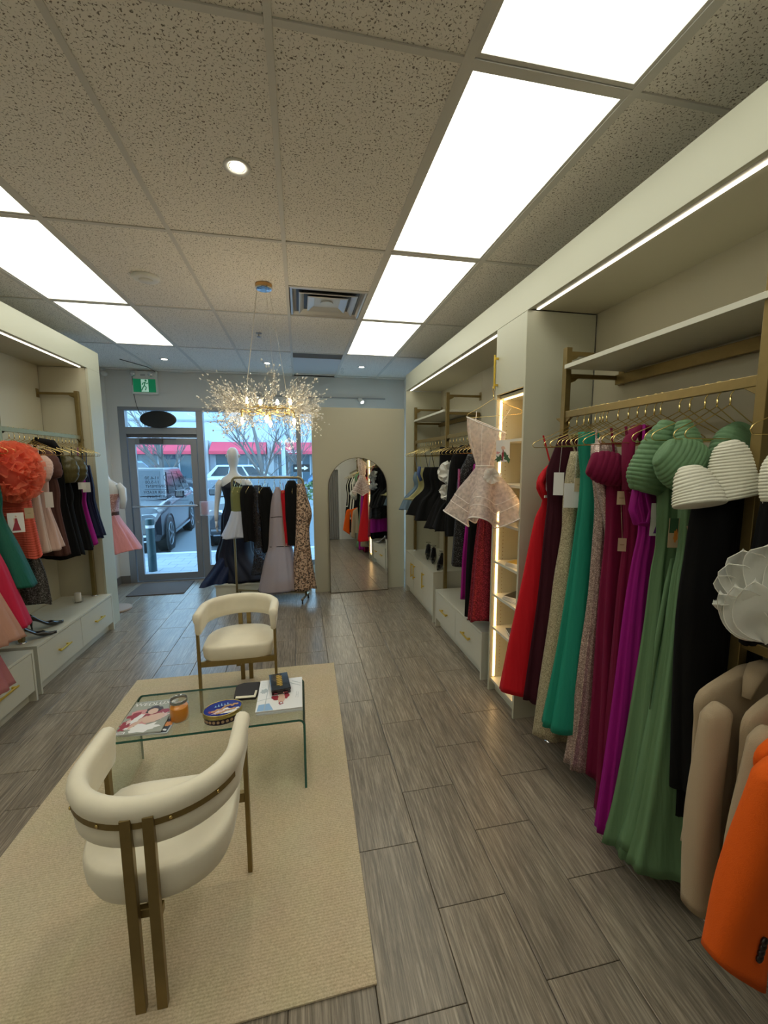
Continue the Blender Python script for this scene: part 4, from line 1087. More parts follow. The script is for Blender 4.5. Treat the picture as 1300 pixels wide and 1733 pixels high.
def card(parent, c, w, h, m, rz=0.0, tilt=0.0, items=None, string=None, name='price_tag'):
    # upright card facing -y after turning by rz
    M = Matrix.Translation(c) @ Matrix.Rotation(rz, 4, 'Z') @ Matrix.Rotation(tilt, 4, 'Y')
    o = O(name, MB().box(-w/2, w/2, -.0005, .0005, -h/2, h/2).xf(M), m, parent)
    if items:
        gr = {}
        for k, (mm, pts) in enumerate(items): gr.setdefault(mm.name, (mm, MB()))[1].prism(pts, -.0007-.00015*k, -.0006-.00015*k, 'y')
        for mm, mb in gr.values(): O('print', mb.xf(M), mm, o)
    if string: O('string', MB().tube([M @ Vector((0, 0, h/2-.008)), string], .0008, 4), m, parent)
    return o
def figure_card(col):
    return [(col, [(-.004, .03), (.006, .03), (.010, .0), (.022, -.055), (-.024, -.055), (-.008, .0)]), (I_SKIN, blob(.001, .042, .005, .007, 0, 1, jag=.1)), (I_SKIN, [(-.012, .03), (-.004, .03), (-.006, .0), (-.011, .0)])]
def tag_kraft(parent, c, rz=-.5, w=.034, h=.058, s=None):
    return card(parent, c, w, h, KRAFT, rz, items=[(flat('tagprint', (.30, .2, .1)), [(-.009, -.002), (.009, -.002), (.009, .002), (-.009, .002)])], string=s)
def strap(parent, a, b, m, w=.012, mid=None):
    pts = [a, mid, b] if mid else [a, b]
    return O('strap', MB().bar(pts, w, .003, up=(1, 0, 0)), m, parent)
GRPR = 'long gowns on the near right rack'
HZ = 1.86    # shoulder height of the hangers
def gown(label, x, y, rows, m, folds=(7, .003, .012), seed=0, name='evening_gown', cat='gown', group=GRPR, straps=True, hem=None, bodice=None, **k):
    t = garment(name, label, cat, x, y, rows[0][0], group)
    O('skirt' if bodice else 'dress_body', loft(rows, y, (folds[0], folds[1], folds[2]*1.7), seed, **k), m, t, smooth=True)
    if straps:
        zt, xa, xb = rows[0][0], rows[0][1], rows[0][2]; q = (xb-xa)*.18
        if zt < HZ-.02:
            strap(t, (xa+q, y, zt-.01), (x-.11, y, HZ+.005), m); strap(t, (xb-q, y, zt-.01), (x+.11, y, HZ+.005), m)
    return t
C_RED = fab('red', (.50, .004, .012), .7); C_MAR = fab('maroon', (.038, .003, .010), .8, sheen=.12)
S_GOLD = sequin('cloth_gold_glitter', (.25, .215, .13), (.70, .62, .42), 420, .5, .7, .35)
C_TEAL = fab('teal', (.012, .235, .155), .6); S_PINK = sequin('cloth_pink_foil', (.30, .21, .19), (.80, .64, .58), 300, .38, .6, .55)
C_BUR = fab('burgundy_velvet', (.15, .003, .034), .85, sheen=.3); C_MAG = fab('magenta', (.29, .004, .19), .7)
C_GRN = fab('sage_green', (.125, .23, .115), .6); C_BLK = fab('black', (.0022, .0022, .0025), .9, sheen=0)
C_WHT = fab('ivory', (.76, .74, .62), .6); C_BEI = fab('beige_wool', (.40, .31, .205), .9, bump=.5); C_ORG = fab('orange_wool', (.72, .105, .006), .9, bump=.5)
C_BLKV = fab('black_velvet', (.004, .0035, .004), .9, sheen=.02)
# 1 red
t = gown('bright red gown with halter band, first beside the lit tower', RX, 2.15,
     [(1.70, 1.40, 1.50, .018), (1.64, 1.345, 1.55, .035), (1.555, 1.335, 1.58, .045), (1.49, 1.375, 1.57, .035), (1.40, 1.335, 1.60, .045), (1.0, 1.265, 1.68, .075), (.64, 1.20, 1.75, .10), (.34, 1.155, 1.78, .13)], C_RED, (4, .002, .010), 1)
card(t, (1.375, 2.09, 1.595), .04, .10, CARD, -.7)
O('bow', MB().tube([(1.36, 2.12, 1.66), (1.33, 2.11, 1.60), (1.35, 2.10, 1.54), (1.40, 2.10, 1.53)], .016, 8).tube([(1.42, 2.11, 1.68), (1.44, 2.10, 1.60), (1.40, 2.095, 1.53)], .013, 8), C_RED, t, smooth=True)
O('waist_band', MB().box(1.345, 1.45, 2.086, 2.092, 1.515, 1.53), CARD, t)
t = gown('dark maroon velvet gown hanging behind the bright red one', RX, 2.03,
     [(1.86, 1.385, 1.52, .02), (1.74, 1.34, 1.56, .035), (1.66, 1.315, 1.60, .045), (1.5, 1.33, 1.60, .045), (1.35, 1.32, 1.62, .05), (1.0, 1.30, 1.66, .06), (.6, 1.26, 1.72, .08), (.36, 1.235, 1.75, .09)], C_MAR, (6, .003, .012), 2)
card(t, (1.345, 1.965, 1.60), .05, .12, CARD, -.6, string=(1.36, 1.97, 1.83))
t = gown('gold glitter gown with a white card, third from the lit tower', RX, 1.925,
     [(1.77, 1.385, 1.52, .03), (1.66, 1.365, 1.56, .045), (1.5, 1.355, 1.60, .05), (1.35, 1.355, 1.58, .04), (1.1, 1.325, 1.62, .055), (.86, 1.305, 1.64, .06), (.5, 1.265, 1.70, .08), (.20, 1.235, 1.75, .09)], S_GOLD, (5, .003, .010), 3)
card(t, (1.365, 1.865, 1.545), .095, .125, CARD, -.35, string=(1.40, 1.90, 1.83)); tag_kraft(t, (1.385, 1.855, 1.60), -.35, .042, .068)
t = gown('teal green gown with a tied sash and one broad strap', RX, 1.82,
     [(1.86, 1.345, 1.45, .03), (1.74, 1.355, 1.47, .035), (1.66, 1.37, 1.56, .045), (1.5, 1.37, 1.60, .05), (1.38, 1.36, 1.58, .045), (1.1, 1.335, 1.64, .055), (.75, 1.295, 1.70, .075), (.33, 1.235, 1.76, .105)], C_TEAL, (6, .003, .014), 4)
O('sash', MB().bar([(1.40, 1.755, 1.66), (1.40, 1.745, 1.40), (1.385, 1.735, 1.0), (1.37, 1.725, .78)], .010, .003, up=(0, 1, 0)).bar([(1.415, 1.755, 1.66), (1.41, 1.745, 1.40), (1.40, 1.735, .95), (1.375, 1.72, .66)], .008, .003, up=(0, 1, 0)), fab('teal_sash', (.008, .16, .105), .5), t)
t = gown('rose pink metallic gown draped at the shoulder', RX, 1.72,
     [(1.80, 1.345, 1.46, .035), (1.70, 1.35, 1.5, .04), (1.60, 1.37, 1.56, .04), (1.5, 1.385, 1.58, .04), (1.3, 1.385, 1.58, .04), (1.05, 1.38, 1.6, .045), (.75, 1.355, 1.64, .055), (.45, 1.335, 1.68, .065), (.17, 1.30, 1.72, .08)], S_PINK, (6, .004, .012), 5)
O('drape', MB().tube([(1.36, 1.70, 1.82), (1.335, 1.68, 1.74), (1.35, 1.665, 1.62), (1.39, 1.66, 1.48), (1.405, 1.66, 1.35)], [.018, .024, .026, .022, .012], 10, sy=.6), S_PINK, t, smooth=True)
t = gown('burgundy velvet gown with ruched puff band and brown tags', RX, 1.625,
     [(1.70, 1.36, 1.56, .04), (1.58, 1.365, 1.6, .045), (1.4, 1.375, 1.58, .04), (1.1, 1.37, 1.6, .05), (.6, 1.375, 1.66, .065), (.16, 1.375, 1.70, .08)], C_BUR, (7, .003, .014), 6)
O('puff_sleeve', ridged((1.27, 1.64, 1.71), (1.42, 1.56, 1.66), [(0, .045), (.25, .068), (.6, .070), (1, .05)], .7, (0, 1, 0), 8, .004), C_BUR, t, smooth=True)
tag_kraft(t, (1.365, 1.545, 1.56), -.45); tag_kraft(t, (1.375, 1.535, 1.355), -.4, s=(1.37, 1.55, 1.53))
t = gown('burgundy velvet gown with a wide folded shoulder strap', RX, 1.54,
     [(1.66, 1.36, 1.56, .04), (1.5, 1.385, 1.6, .045), (1.4, 1.395, 1.58, .04), (1.15, 1.385, 1.6, .05), (.7, 1.38, 1.64, .065), (.03, 1.37, 1.70, .10)], C_BUR, (7, .003, .014), 7)
O('shoulder_strap', MB().tube([(1.355, 1.50, 1.60), (1.345, 1.50, 1.70), (1.36, 1.52, 1.80), (1.40, 1.53, 1.855), (1.45, 1.53, 1.85), (1.47, 1.52, 1.76), (1.43, 1.50, 1.64), (1.38, 1.49, 1.58)], [.026, .03, .034, .036, .036, .034, .03, .026], 12, sy=.5), C_BUR, t, smooth=True)
t = gown('magenta pleated gown with looped satin straps and a purple picture card', RX, 1.445,
     [(1.66, 1.33, 1.54, .04), (1.55, 1.345, 1.58, .045), (1.45, 1.375, 1.58, .04), (1.3, 1.355, 1.6, .045), (1.1, 1.335, 1.64, .055), (.7, 1.315, 1.68, .075), (.06, 1.275, 1.72, .10)], C_MAG, (13, .003, .012), 8, n=96)
O('loop_strap', MB().tube([(1.315, 1.40, 1.66), (1.29, 1.39, 1.60), (1.275, 1.385, 1.53), (1.295, 1.38, 1.475), (1.34, 1.375, 1.47), (1.36, 1.38, 1.52), (1.345, 1.385, 1.58), (1.34, 1.39, 1.65)], .017, 10, True, sy=.45), C_MAG, t, smooth=True)
card(t, (1.385, 1.36, 1.49), .075, .13, CARD, -.25, items=figure_card(I_PURP))
# greens
def green(y, seed, lab, top):
    t = gown(lab, RX, y, [(1.66, 1.35, 1.58, .045), (1.5, 1.36, 1.6, .045), (1.38, 1.365, 1.58, .035), (1.30, 1.355, 1.6, .04), (1.05, 1.345, 1.64, .055), (.7, 1.32, 1.68, .08), (.3, 1.28, 1.72, .10), (top, 1.245, 1.74, .12)], C_GRN, (8, .004, .017), seed, straps=False, n=80)
    for q, (dx, zb_, r_) in enumerate(((-.045, .75, .010), (.0, .55, .012), (.05, .62, .011), (.10, .8, .010))):
        O('twisted_fold', MB().tube([(1.40+.1*dx, y-.040, 1.345), (1.395+.5*dx, y-.052, 1.25), (1.385+dx, y-.060, 1.05), (1.375+dx*1.2, y-.066, zb_)], [r_*.5, r_, r_*.9, .002], 8), C_GRN, t, smooth=True)
    return t
t = green(1.345, 9, 'sage green gown with big pleated puff sleeves, left of the two side by side', .10)
O('puff_sleeve', ridged((1.30, 1.36, 1.60), (1.37, 1.34, 1.865), [(0, .055), (.2, .085), (.5, .083), (.8, .062), (1, .03)], .7, (0, 1, 0), 15, .004, bend=-.02), C_GRN, t, smooth=True)
card(t, (1.345, 1.26, 1.455), .035, .11, KRAFT, -.3, items=[(I_GREEN, [(-.015, 0), (.015, 0), (.015, .055), (-.015, .055)]), (flat('orange', (.7, .25, .05)), blob(.008, -.01, .007, .025, 0, 3))])
t = green(1.245, 10, 'sage green gown with big pleated puff sleeves, right of the two side by side', .13)
O('puff_sleeve', ridged((1.255, 1.25, 1.755), (1.40, 1.21, 1.66), [(0, .045), (.3, .082), (.7, .085), (1, .035)], .62, (.2, 1, 0), 12, .004), C_GRN, t, smooth=True)
O('puff_sleeve', ridged((1.60, 1.24, 1.83), (1.46, 1.22, 1.64), [(0, .05), (.3, .085), (.7, .07), (1, .03)], .62, (0, 1, 0), 12, .005), C_GRN, t, smooth=True)
O('pleated_top', ridged((1.36, 1.27, 1.86), (1.36, 1.24, 1.76), [(0, .025), (.5, .045), (1, .05)], .7, (0, 1, 0), 7, .003), C_GRN, t, smooth=True)
card(t, (1.35, 1.17, 1.43), .03, .14, KRAFT, -.5, tilt=-.3, items=[(I_SKIN, blob(0, 0, .008, .03, 0, 2))])
t = gown('black gown with ribbed ivory ruffle collar beside the nearest bronze post', RX, 1.155,
     [(1.66, 1.34, 1.56, .035), (1.58, 1.315, 1.6, .045), (1.4, 1.30, 1.6, .045), (1.18, 1.29, 1.62, .05), (.8, 1.315, 1.66, .06), (.50, 1.34, 1.68, .07)], C_BLK, (6, .002, .010), 11, straps=False)
O('ruffle', ridged((1.40, 1.135, 1.785), (1.435, 1.11, 1.60), [(0, .02), (.10, .048), (.4, .075), (.8, .100), (.93, .108), (1, .104)], .5, (.1, 1, 0), 18, .0058, bend=.012, n=48), C_WHT, t, smooth=True)
O('ruffle', ridged((1.27, 1.15, 1.70), (1.27, 1.10, 1.575), [(0, .03), (.2, .055), (.6, .075), (.9, .085), (1, .083)], .55, (.1, 1, 0), 12, .0055, bend=-.012, n=48), C_WHT, t, smooth=True)
t = gown('black gown hanging behind the ribbed ivory ruffle, hem lower', RX+.01, 1.20, [(1.55, 1.36, 1.56, .03), (1.2, 1.36, 1.6, .04), (.8, 1.37, 1.64, .05), (.38, 1.385, 1.68, .07)], C_BLK, (6, .002, .010), 12, straps=False)
# past the nearest post
GE_ = 'clothes past the nearest bronze post'
t = gown('black gown with ivory ruffle cut by the right edge of the picture', RX, .98,
     [(1.72, 1.37, 1.56, .03), (1.5, 1.36, 1.6, .045), (1.3, 1.34, 1.62, .05), (1.16, 1.34, 1.64, .05)], C_BLK, (6, .002, .010), 13, group=GE_)
O('ruffle', ridged((1.43, .99, 1.76), (1.44, .97, 1.58), [(0, .03), (.3, .07), (.8, .08), (1, .06)], .5, (.1, 1, 0), 18, .003), C_WHT, t, smooth=True)
ORG = sheer('cloth_ivory_organza', (.84, .84, .78), .72, .5)
def petals(parent, c, rad, m, count, seed, lo=-1.3, hi=1.4, name='petals', ax=(-1, 0, 0), curl=.3, nx=16, ny=8, spread=3.2):
    rnd = random.Random(seed); mb = MB(); c = Vector(c); ax = Vector(ax).normalized()
    u1 = ax.orthogonal().normalized(); u2 = ax.cross(u1)
    for k in range(count):
        a = 2*PI*k/count+rnd.random()*.5; e = rnd.random()
        d = (u1*cos(a)+u2*sin(a))*(.35+.9*e)+ax*(1.1-.9*e); d.normalize()
        L = rad*(.75+.4*rnd.random()); side = d.cross(ax)
        side = side.normalized() if side.length > .1 else u1
        nrm = d.cross(side).normalized(); ph = rnd.random()*6; R = []
        for j in range(ny+1):
            s = j/ny; row = []
            for i in range(nx+1):
                q = (i/nx-.5)*2; w = rad*.75*(s**.6)*(1.0)
                wv = .16*rad*s*sin(q*spread*2+ph)+.025*rad*s*sin(q*9+ph*2)
                row.append(c+d*(L*s*(1-.25*q*q))+side*(w*q)+nrm*(wv+curl*rad*s*s*(1-q*q)*.8))
            R.append(row)
        mb.sheet(R)
    return O(name, mb, m, parent, smooth=True)
t = garment('organza_top', 'white organza petal piece bulging out by the right edge', 'top', 1.33, .93, 1.32, GE_)
RIM = mat('organza_edge', (.82, .81, .74), .5)
def fan(parent, root, leaves, m, name):
    e1, e2, e3 = Vector((-.6, .8, 0)), Vector((0, 0, 1)), Vector((-.8, -.6, 0))
    mb = MB(); rm = MB()
    for (ang, L, w, pointed, dep, curl) in leaves:
        d = (e1*-cos(ang)+e2*sin(ang)); pr = (e1*sin(ang)+e2*cos(ang)); R = []
        ny, nx = 12, 12; edgeL, edgeR = [], []
        for j in range(ny+1):
            s_ = j/ny; ww = w*(sin(PI*min(1, s_**.8))**.8 if pointed else (s_**.7)*math.sqrt(max(0, 1-max(0, s_-.55)**2/.2025)))
            row = [Vector(root)+d*(L*s_)+pr*(ww*(i/nx-.5)*2)+e3*(dep+curl*s_*s_+.035*((i/nx-.5)*2)**2*s_+.012*sin(s_*7+i*.5)) for i in range(nx+1)]
            R.append(row); edgeL.append(row[0]); edgeR.append(row[-1])
        mb.sheet(R); rm.tube(edgeL+edgeR[::-1], .0013, 4)
    O(name, mb, m, parent, smooth=True); O('wired_edge', rm, RIM, parent, smooth=True)
rt_ = (1.29, .89, 1.215)
fan(t, rt_, [(2.50-.03*k, .150-.003*k, .020+.006*k, True, .004*k, .02) for k in range(5)]+[(2.25, .17, .05, True, .03, .03), (2.0, .18, .06, True, .045, .03), (1.75, .19, .06, True, .05, .03)], ORG, 'leaf_layers')
fan(t, (1.30, .90, 1.24), [(2.28, .175, .045, False, -.03, -.01), (2.05, .20, .06, False, -.02, .0), (1.85, .23, .07, False, -.03, .01), (1.6, .25, .075, False, -.01, .02), (1.3, .25, .08, False, -.01, .02), (1.0, .22, .08, False, .0, .03), (.6, .18, .08, False, .0, .03)], ORG, 'round_petals')
fan(t, (1.33, .86, 1.22), [(1.45, .17, .07, True, .03, .02), (1.1, .17, .07, True, .04, .02), (.7, .16, .06, True, .05, .03), (.3, .14, .05, True, .05, .03)], ORG, 'leaf_layers')
O('body', loft([(1.72, 1.42, 1.52, .02), (1.5, 1.38, 1.56, .03), (1.3, 1.36, 1.58, .05), (1.18, 1.37, 1.58, .05)], .95, (6, .003, .006), 4), ORG, t, smooth=True)
def jacket(label, x0, y, ztop, m, s0, s1, w0, w1, d0, d1, group=GE_, buttons=False, body_hem=.35, slant=.012, hs=-.35):
    # s0, s1: sleeve head and cuff centres
    t = thing('tailored_coat', label, 'coat', (RX, y, ztop), 0, group)
    O('body', loft([(ztop+.05, 1.40, 1.54, .03), (ztop+.025, 1.33, 1.60, .030), (ztop-.02, x0+.05, 1.66, .034), (ztop-.12, x0+.05, 1.70, .045), (ztop-.35, x0+.06, 1.70, .05), (body_hem, x0+.045, 1.72, .055)], y+.03, (4, .002, .006), 5), m, t, smooth=True)
    s0, s1 = Vector(s0), Vector(s1); R = []
    n = 32
    def ring(s, sc=1.0, dz=0.0):
        c = s0+(s1-s0)*s; w = (w0+(w1-w0)*s)/2*sc; d = (d0+(d1-d0)*s)/2*sc; o = []
        for i in range(n):
            a = 2*PI*i/n; ct, st = cos(a), sin(a); rr = (abs(ct)**3+abs(st)**3)**(-1/3)
            x, yy = ct*rr*w, st*rr*d
            bow = .012*sin(PI*s)
            o.append((c.x+x-bow, c.y+yy+.004*sin(6*s+a*2), c.z+dz+slant*(x/(w0/2))*(1-s)**2+(hs*x*s**4)))
        return o
    R = [ring(0, .3, .028), ring(0, .62, .022), ring(0, .85, .012)]+[ring(k/18) for k in range(19)]
    R += [ring(1, .93, .004), ring(1, .90, .03)]
    sl = O('sleeve', MB().rings(R), m, t, smooth=True)
    O('collar', MB().tube([(1.36, y-.03, ztop-.01), (1.39, y-.02, ztop+.045), (1.44, y+.0, ztop+.07), (1.5, y+.02, ztop+.065), (1.56, y+.03, ztop+.03)], [.012, .024, .03, .024, .012], 10, sy=.4), m, t, smooth=True)
    if buttons:
        for k in range(4):
            c = s0+(s1-s0)*(.86-.028*k); px_ = c.x+.012+.001*k; py_ = c.y-(d0+(d1-d0)*.85)/2-.001
            O('button', MB().lathe([(.002, -.005), (.0105, -.004), (.0115, 0), (.0095, .003)], 16, (0, 0, 0), axis='y').xf(Matrix.Translation((px_, py_, c.z)) @ Matrix.Rotation(.1, 4, 'Z')), mat('black_button', (.012, .008, .008), .35), sl, smooth=True)
    return t
jacket('beige wool coat on the lower rail, farther of the pair', 1.20, 1.0, .985, C_BEI, (1.250, .975, .935), (1.225, .945, .285), .080, .105, .065, .085, body_hem=.42)
jacket('beige wool coat on the lower rail, tucked behind the orange coat', 1.22, .87, .985, C_BEI, (1.270, .85, .935), (1.225, .83, .30), .080, .105, .065, .085, body_hem=.42)
jacket('bright orange coat with four black cuff buttons at the lower right corner', 1.13, .76, .985, C_ORG, (1.135, .73, .95), (1.070, .73, .41), .10, .165, .07, .09, buttons=True, body_hem=.42, hs=-.75)
# clothes behind the camera that the mirror shows
GM = 'clothes behind the camera seen in the mirror'
cols = [C_BLK, C_WHT, C_BLK, C_WHT, C_BLK, C_BLK, C_WHT, C_BLK]
for k, m in enumerate(cols):
    y = .42-.24*k
    gown(['black gown behind the camera, seen only in the mirror', 'ivory gown behind the camera, seen only in the mirror'][m is C_WHT], RX, y,
         [(1.8, 1.38, 1.54, .03), (1.6, 1.31, 1.6, .06), (1.3, 1.33, 1.6, .05), (.8, 1.28, 1.66, .09), (.35 if m is C_BLK else 1.0-.3*(k % 2), 1.24, 1.7, .11)], m, (7, .004, .016), 30+k, group=GM)
# ---------------------------------------------------------------- organza cocktail dress on the tower door
ORGD = sheer('cloth_blush_organza', (.66, .58, .54), .70, .5, net=45)
ORGL = mat('horsehair_braid', (.80, .76, .72), .5)
dcx, dcy = 1.215, 2.59
t = garment('cocktail_dress', 'blush organza cocktail dress with flared wired hem, hung on the tower door handle', 'dress', dcx, dcy, 1.9)
def dress_ring(z, n=96):
    # bodice leans in to the tower at the top, flares in deep godets below the waist
    tab = [(1.96, .135, .055, .0, .0), (1.88, .125, .065, 0, .0), (1.80, .098, .06, .0, 0), (1.69, .062, .052, .0, .0), (1.64, .085, .075, .0, .0), (1.52, .150, .125, .0, -.01), (1.40, .185, .175, -.0, -.02), (1.335, .205, .20, -.0, -.03)]
    a, b, ox, oy = interp(tab, z)
    s = sm(1.70, 1.34, z) if z < 1.70 else 0
    s = max(0, (1.68-z)/.34) if z < 1.68 else 0
    out = []
    for i in range(n):
        th = 2*PI*i/n
        f = 1+.40*s*cos(4*th-.63)+.04*s*cos(7*th+1)
        dz = .045*s*cos(4*th-.63)
        x, y = b*cos(th)*f, a*sin(th)*f
        # turn the wide side towards the room and the camera
        x, y = x*cos(.75)-y*sin(.75), x*sin(.75)+y*cos(.75)
        top = .06*sin(th)*sm(1.8, 1.96, z)
        out.append((dcx+ox+x, dcy+oy+y, z+dz+top))
    return out
zz = [1.96-.27*k/14 for k in range(15)]
O('bodice', MB().rings([dress_ring(z) for z in zz], False, False), ORGD, t, smooth=True)
zs = [1.69-.355*k/24 for k in range(25)]
O('skirt', MB().rings([dress_ring(z) for z in zs], False, False), ORGD, t, smooth=True)
lin = [[(dcx+(p[0]-dcx)*.72, dcy+(p[1]-dcy)*.72, p[2]) for p in dress_ring(z)] for z in zs[:20]]
O('lining', MB().rings(lin, False, False), sheer('blush_lining', (.62, .50, .45), .85), t, smooth=True)
for z, r in ((1.96, .0035), (1.69, .004), (1.47, .0025), (1.42, .0025), (1.337, .0045)):
    O('braid', MB().tube(dress_ring(z), r, 5, True), ORGL, t, smooth=True)
for k in range(0, 96, 12):
    O('boning', MB().tube([dress_ring(z)[k] for z in zz], .0018, 4), ORGL, t)
petals(t, (1.215, 2.475, 1.635), .055, sheer('bow_organza', (.86, .84, .80), .9), 9, 5, ax=(-.5, -.8, 0), name='bow')
card(t, (1.27, 2.45, 1.785), .085, .135, CARD, -.35, items=[(I_GREEN, blob(-.022, -.045, .02, .022, 0, 3, jag=.6)), (I_GREEN, blob(.024, -.04, .018, .03, 0, 4, jag=.6)), (I_RED, blob(.0, -.03, .006, .035, 0, 5, jag=.3)), (I_ROSE, blob(-.03, -.01, .01, .008, 0, 6, jag=.6)), (I_SKIN, blob(.0, .02, .014, .012, 0, 7))], string=(1.22, 2.55, 1.95), name='picture_card')
o = bpy.data.objects.new('clothes_hanger', HM); COL.objects.link(o)
o.location = (1.328, 2.718, 2.235); o.rotation_euler = (0.0, .0, -.9)
tag(o, 'thin gold hanger hooked on the tower door handle above the organza dress', 'hanger')
for sx in (-1, 1):
    O('strap', MB().tube([(1.328+.08*sx, 2.718-.10*sx, 2.075), (dcx+.05*sx, dcy-.05*sx, 1.95-.03*sx)], .0015, 4), ORGL, t)
# ---------------------------------------------------------------- far right rack clothes
GF = 'clothes on the far right rack'
C_PBL = sheer('cloth_pale_blue_tulle', (.22, .33, .44), .85); C_YEL = sheer('cloth_lemon_tulle', (.56, .52, .24), .85)
S_MAR = sequin('cloth_maroon_sequin', (.13, .002, .012), (.55, .05, .09), 300, .35, .55, .4)
S_BLK = sequin('cloth_black_sequin', (.006, .006, .007), (.30, .30, .32), 300, .3, .12, .4)
def short(label, y, m, xf, hem, w=.06, hw=.12, flare=None, seed=1, straps=True, group=GF, x=RX, top=1.66, cat='dress', name='party_dress', **k):
    rows = [(top, x-.10, x+.10, .03), (top-.08, x-.12, x+.13, .04), (1.42, x-.10, x+.12, w*.7), (1.30, (x-.14+xf)/2, x+.17, w), (hem, xf, x+.27, hw)]
    return gown(label, x, y, rows, m, (8, .003, .018), seed, name=name, cat=cat, group=group, straps=straps, **k)
t = short('pale blue tulle skirt dress at the mirror end of the far right rack', 4.86, C_PBL, 1.20, 1.14, .07, .13, seed=41, top=1.60)
t = short('lemon yellow ruffled dress beside the pale blue one', 4.68, C_YEL, 1.20, 1.28, .07, .12, seed=42, top=1.64)
O('bow', MB().tube([(1.36, 4.62, 1.66), (1.34, 4.60, 1.58), (1.37, 4.59, 1.50)], .02, 8), fab('blue_bow', (.06, .10, .24)), t, smooth=True)
short('black tiered flared mini dress next to the lemon yellow dress', 4.45, C_BLK, 1.185, 1.12, .08, .15, seed=43)
short('black flared mini dress with dark sequin bodice', 4.22, C_BLK, 1.20, 1.10, .08, .14, seed=44)
t = gown('tall strapless black dress with full skirt on the far right rack', RX, 3.86, [(1.86, 1.34, 1.58, .04), (1.6, 1.34, 1.6, .05), (1.4, 1.35, 1.6, .06), (1.30, 1.30, 1.64, .09), (1.08, 1.21, 1.72, .15)], C_BLKV, (9, .003, .018), 45, name='party_dress', cat='dress', group=GF, straps=False)
t = short('black mini dress with big white flower bow', 3.58, C_BLK, 1.20, 1.10, .08, .14, seed=46)
petals(t, (1.30, 3.47, 1.62), .10, fab('white_satin', (.72, .72, .68), .4), 12, 6, ax=(-.5, -.8, .2), name='flower_bow')
petals(t, (1.29, 3.48, 1.44), .085, MATS['cloth_white_satin'], 10, 7, ax=(-.5, -.8, .2), name='flower_bow')
card(t, (1.29, 3.42, 1.55), .06, .20, CARD, -.5)
gown('long sleeved black dress right of the white flower bow dress', RX, 3.38, [(1.86, 1.36, 1.56, .035), (1.75, 1.28, 1.62, .05), (1.5, 1.25, 1.65, .06), (1.2, 1.23, 1.68, .07), (1.07, 1.23, 1.70, .08)], C_BLK, (6, .002, .008), 47, name='party_dress', cat='dress', group=GF, straps=False)
t = gown('black dress with pink sequin front behind the blush organza dress', RX, 3.22, [(1.78, 1.36, 1.56, .035), (1.6, 1.28, 1.62, .05), (1.3, 1.26, 1.65, .05), (.86, 1.23, 1.68, .07)], S_BLK, (6, .002, .008), 48, name='party_dress', cat='dress', group=GF)
O('pink_front', MB().box(1.262, 1.27, 3.16, 3.19, 1.45, 1.66), sequin('cloth_pink_sequin', (.35, .02, .12), (.7, .2, .4), 300), t)
gown('narrow magenta dress beside the maroon sequin gown', RX, 3.10, [(1.7, 1.36, 1.56, .03), (1.4, 1.32, 1.6, .04), (.98, 1.28, 1.65, .05), (.6, 1.27, 1.66, .05)], C_MAG, (8, .002, .008), 49, group=GF)
gown('black trouser-length gown behind the maroon sequin gown', RX, 3.02, [(1.8, 1.36, 1.56, .03), (1.4, 1.31, 1.6, .04), (.9, 1.29, 1.65, .045), (.47, 1.29, 1.68, .05)], C_BLK, (5, .002, .008), 50, group=GF)
gown('long maroon sequin gown between the organza dress and the bench unit', RX, 2.89, [(1.86, 1.38, 1.52, .03), (1.6, 1.31, 1.6, .05), (1.35, 1.32, 1.6, .05), (1.0, 1.29, 1.66, .06), (.7, 1.27, 1.69, .07), (.50, 1.255, 1.7, .08)], S_MAR, (7, .003, .010), 51, group=GF)
# ---------------------------------------------------------------- left rack clothes
GL = 'party dresses on the left rack'
def lrows(xs_): return [(z, LX-b, LX+f, h) for z, b, f, h in xs_]
def ldress(label, y, m, xs_, folds=(7, .003, .014), seed=60, straps=True, name='party_dress', **k):
    t = garment(name, label, 'dress', LX, y, xs_[0][0], GL)
    O('dress_body', loft(lrows(xs_), y, folds, seed, **k), m, t, smooth=True)
    if straps:
        zt = xs_[0][0]
        if zt < HZ-.02:
            for s_ in (-1, 1): strap(t, (LX+s_*.09, y, zt-.01), (LX+s_*.10, y, HZ), m)
    return t
C_NAV = fab('navy', (.004, .006, .032), .6); C_BLU = fab('blush', (.55, .38, .32), .6); C_BRN = fab('chocolate', (.085, .035, .028), .7)
C_OLV = fab('olive_satin', (.075, .062, .022), .28, sheen=0); C_CRL = sheer('cloth_coral_tulle', (.95, .27, .15), .70, .8); C_CRD = fab('coral_ruched', (.66, .11, .07), .7)
C_GRN2 = fab('bottle_green', (.004, .085, .055), .6); C_CRM = fab('crimson_tulle', (.46, .012, .05), .7); C_PCH = sheer('cloth_peach_tulle', (.66, .38, .28), .86, .8); C_PKT = sheer('cloth_pink_tulle', (.58, .18, .20), .7, .8)
S_GRY = sequin('cloth_grey_sequin', (.045, .045, .045), (.40, .40, .40), 300, .35, .3, .5)
for k, (y, s) in enumerate(((4.44, .0), (4.37, .01))):
    ldress(['navy pinstriped mini dress hanging last before the end pillar', 'navy pinstriped mini dress beside the magenta one'][k], y, C_NAV, [(1.70, .10, .12, .025), (1.5, .12, .14, .03), (1.35, .11, .14, .03), (1.02-s, .18, .20+s, .05)], seed=61+k)
t = ldress('magenta satin mini dress between navy and black dresses', 4.29, C_MAG, [(1.74, .10, .12, .025), (1.5, .12, .14, .03), (1.35, .11, .13, .03), (.96, .18, .20, .055)], seed=63)
card(t, (-1.92, 4.25, 1.50), .06, .09, CARD, .5)
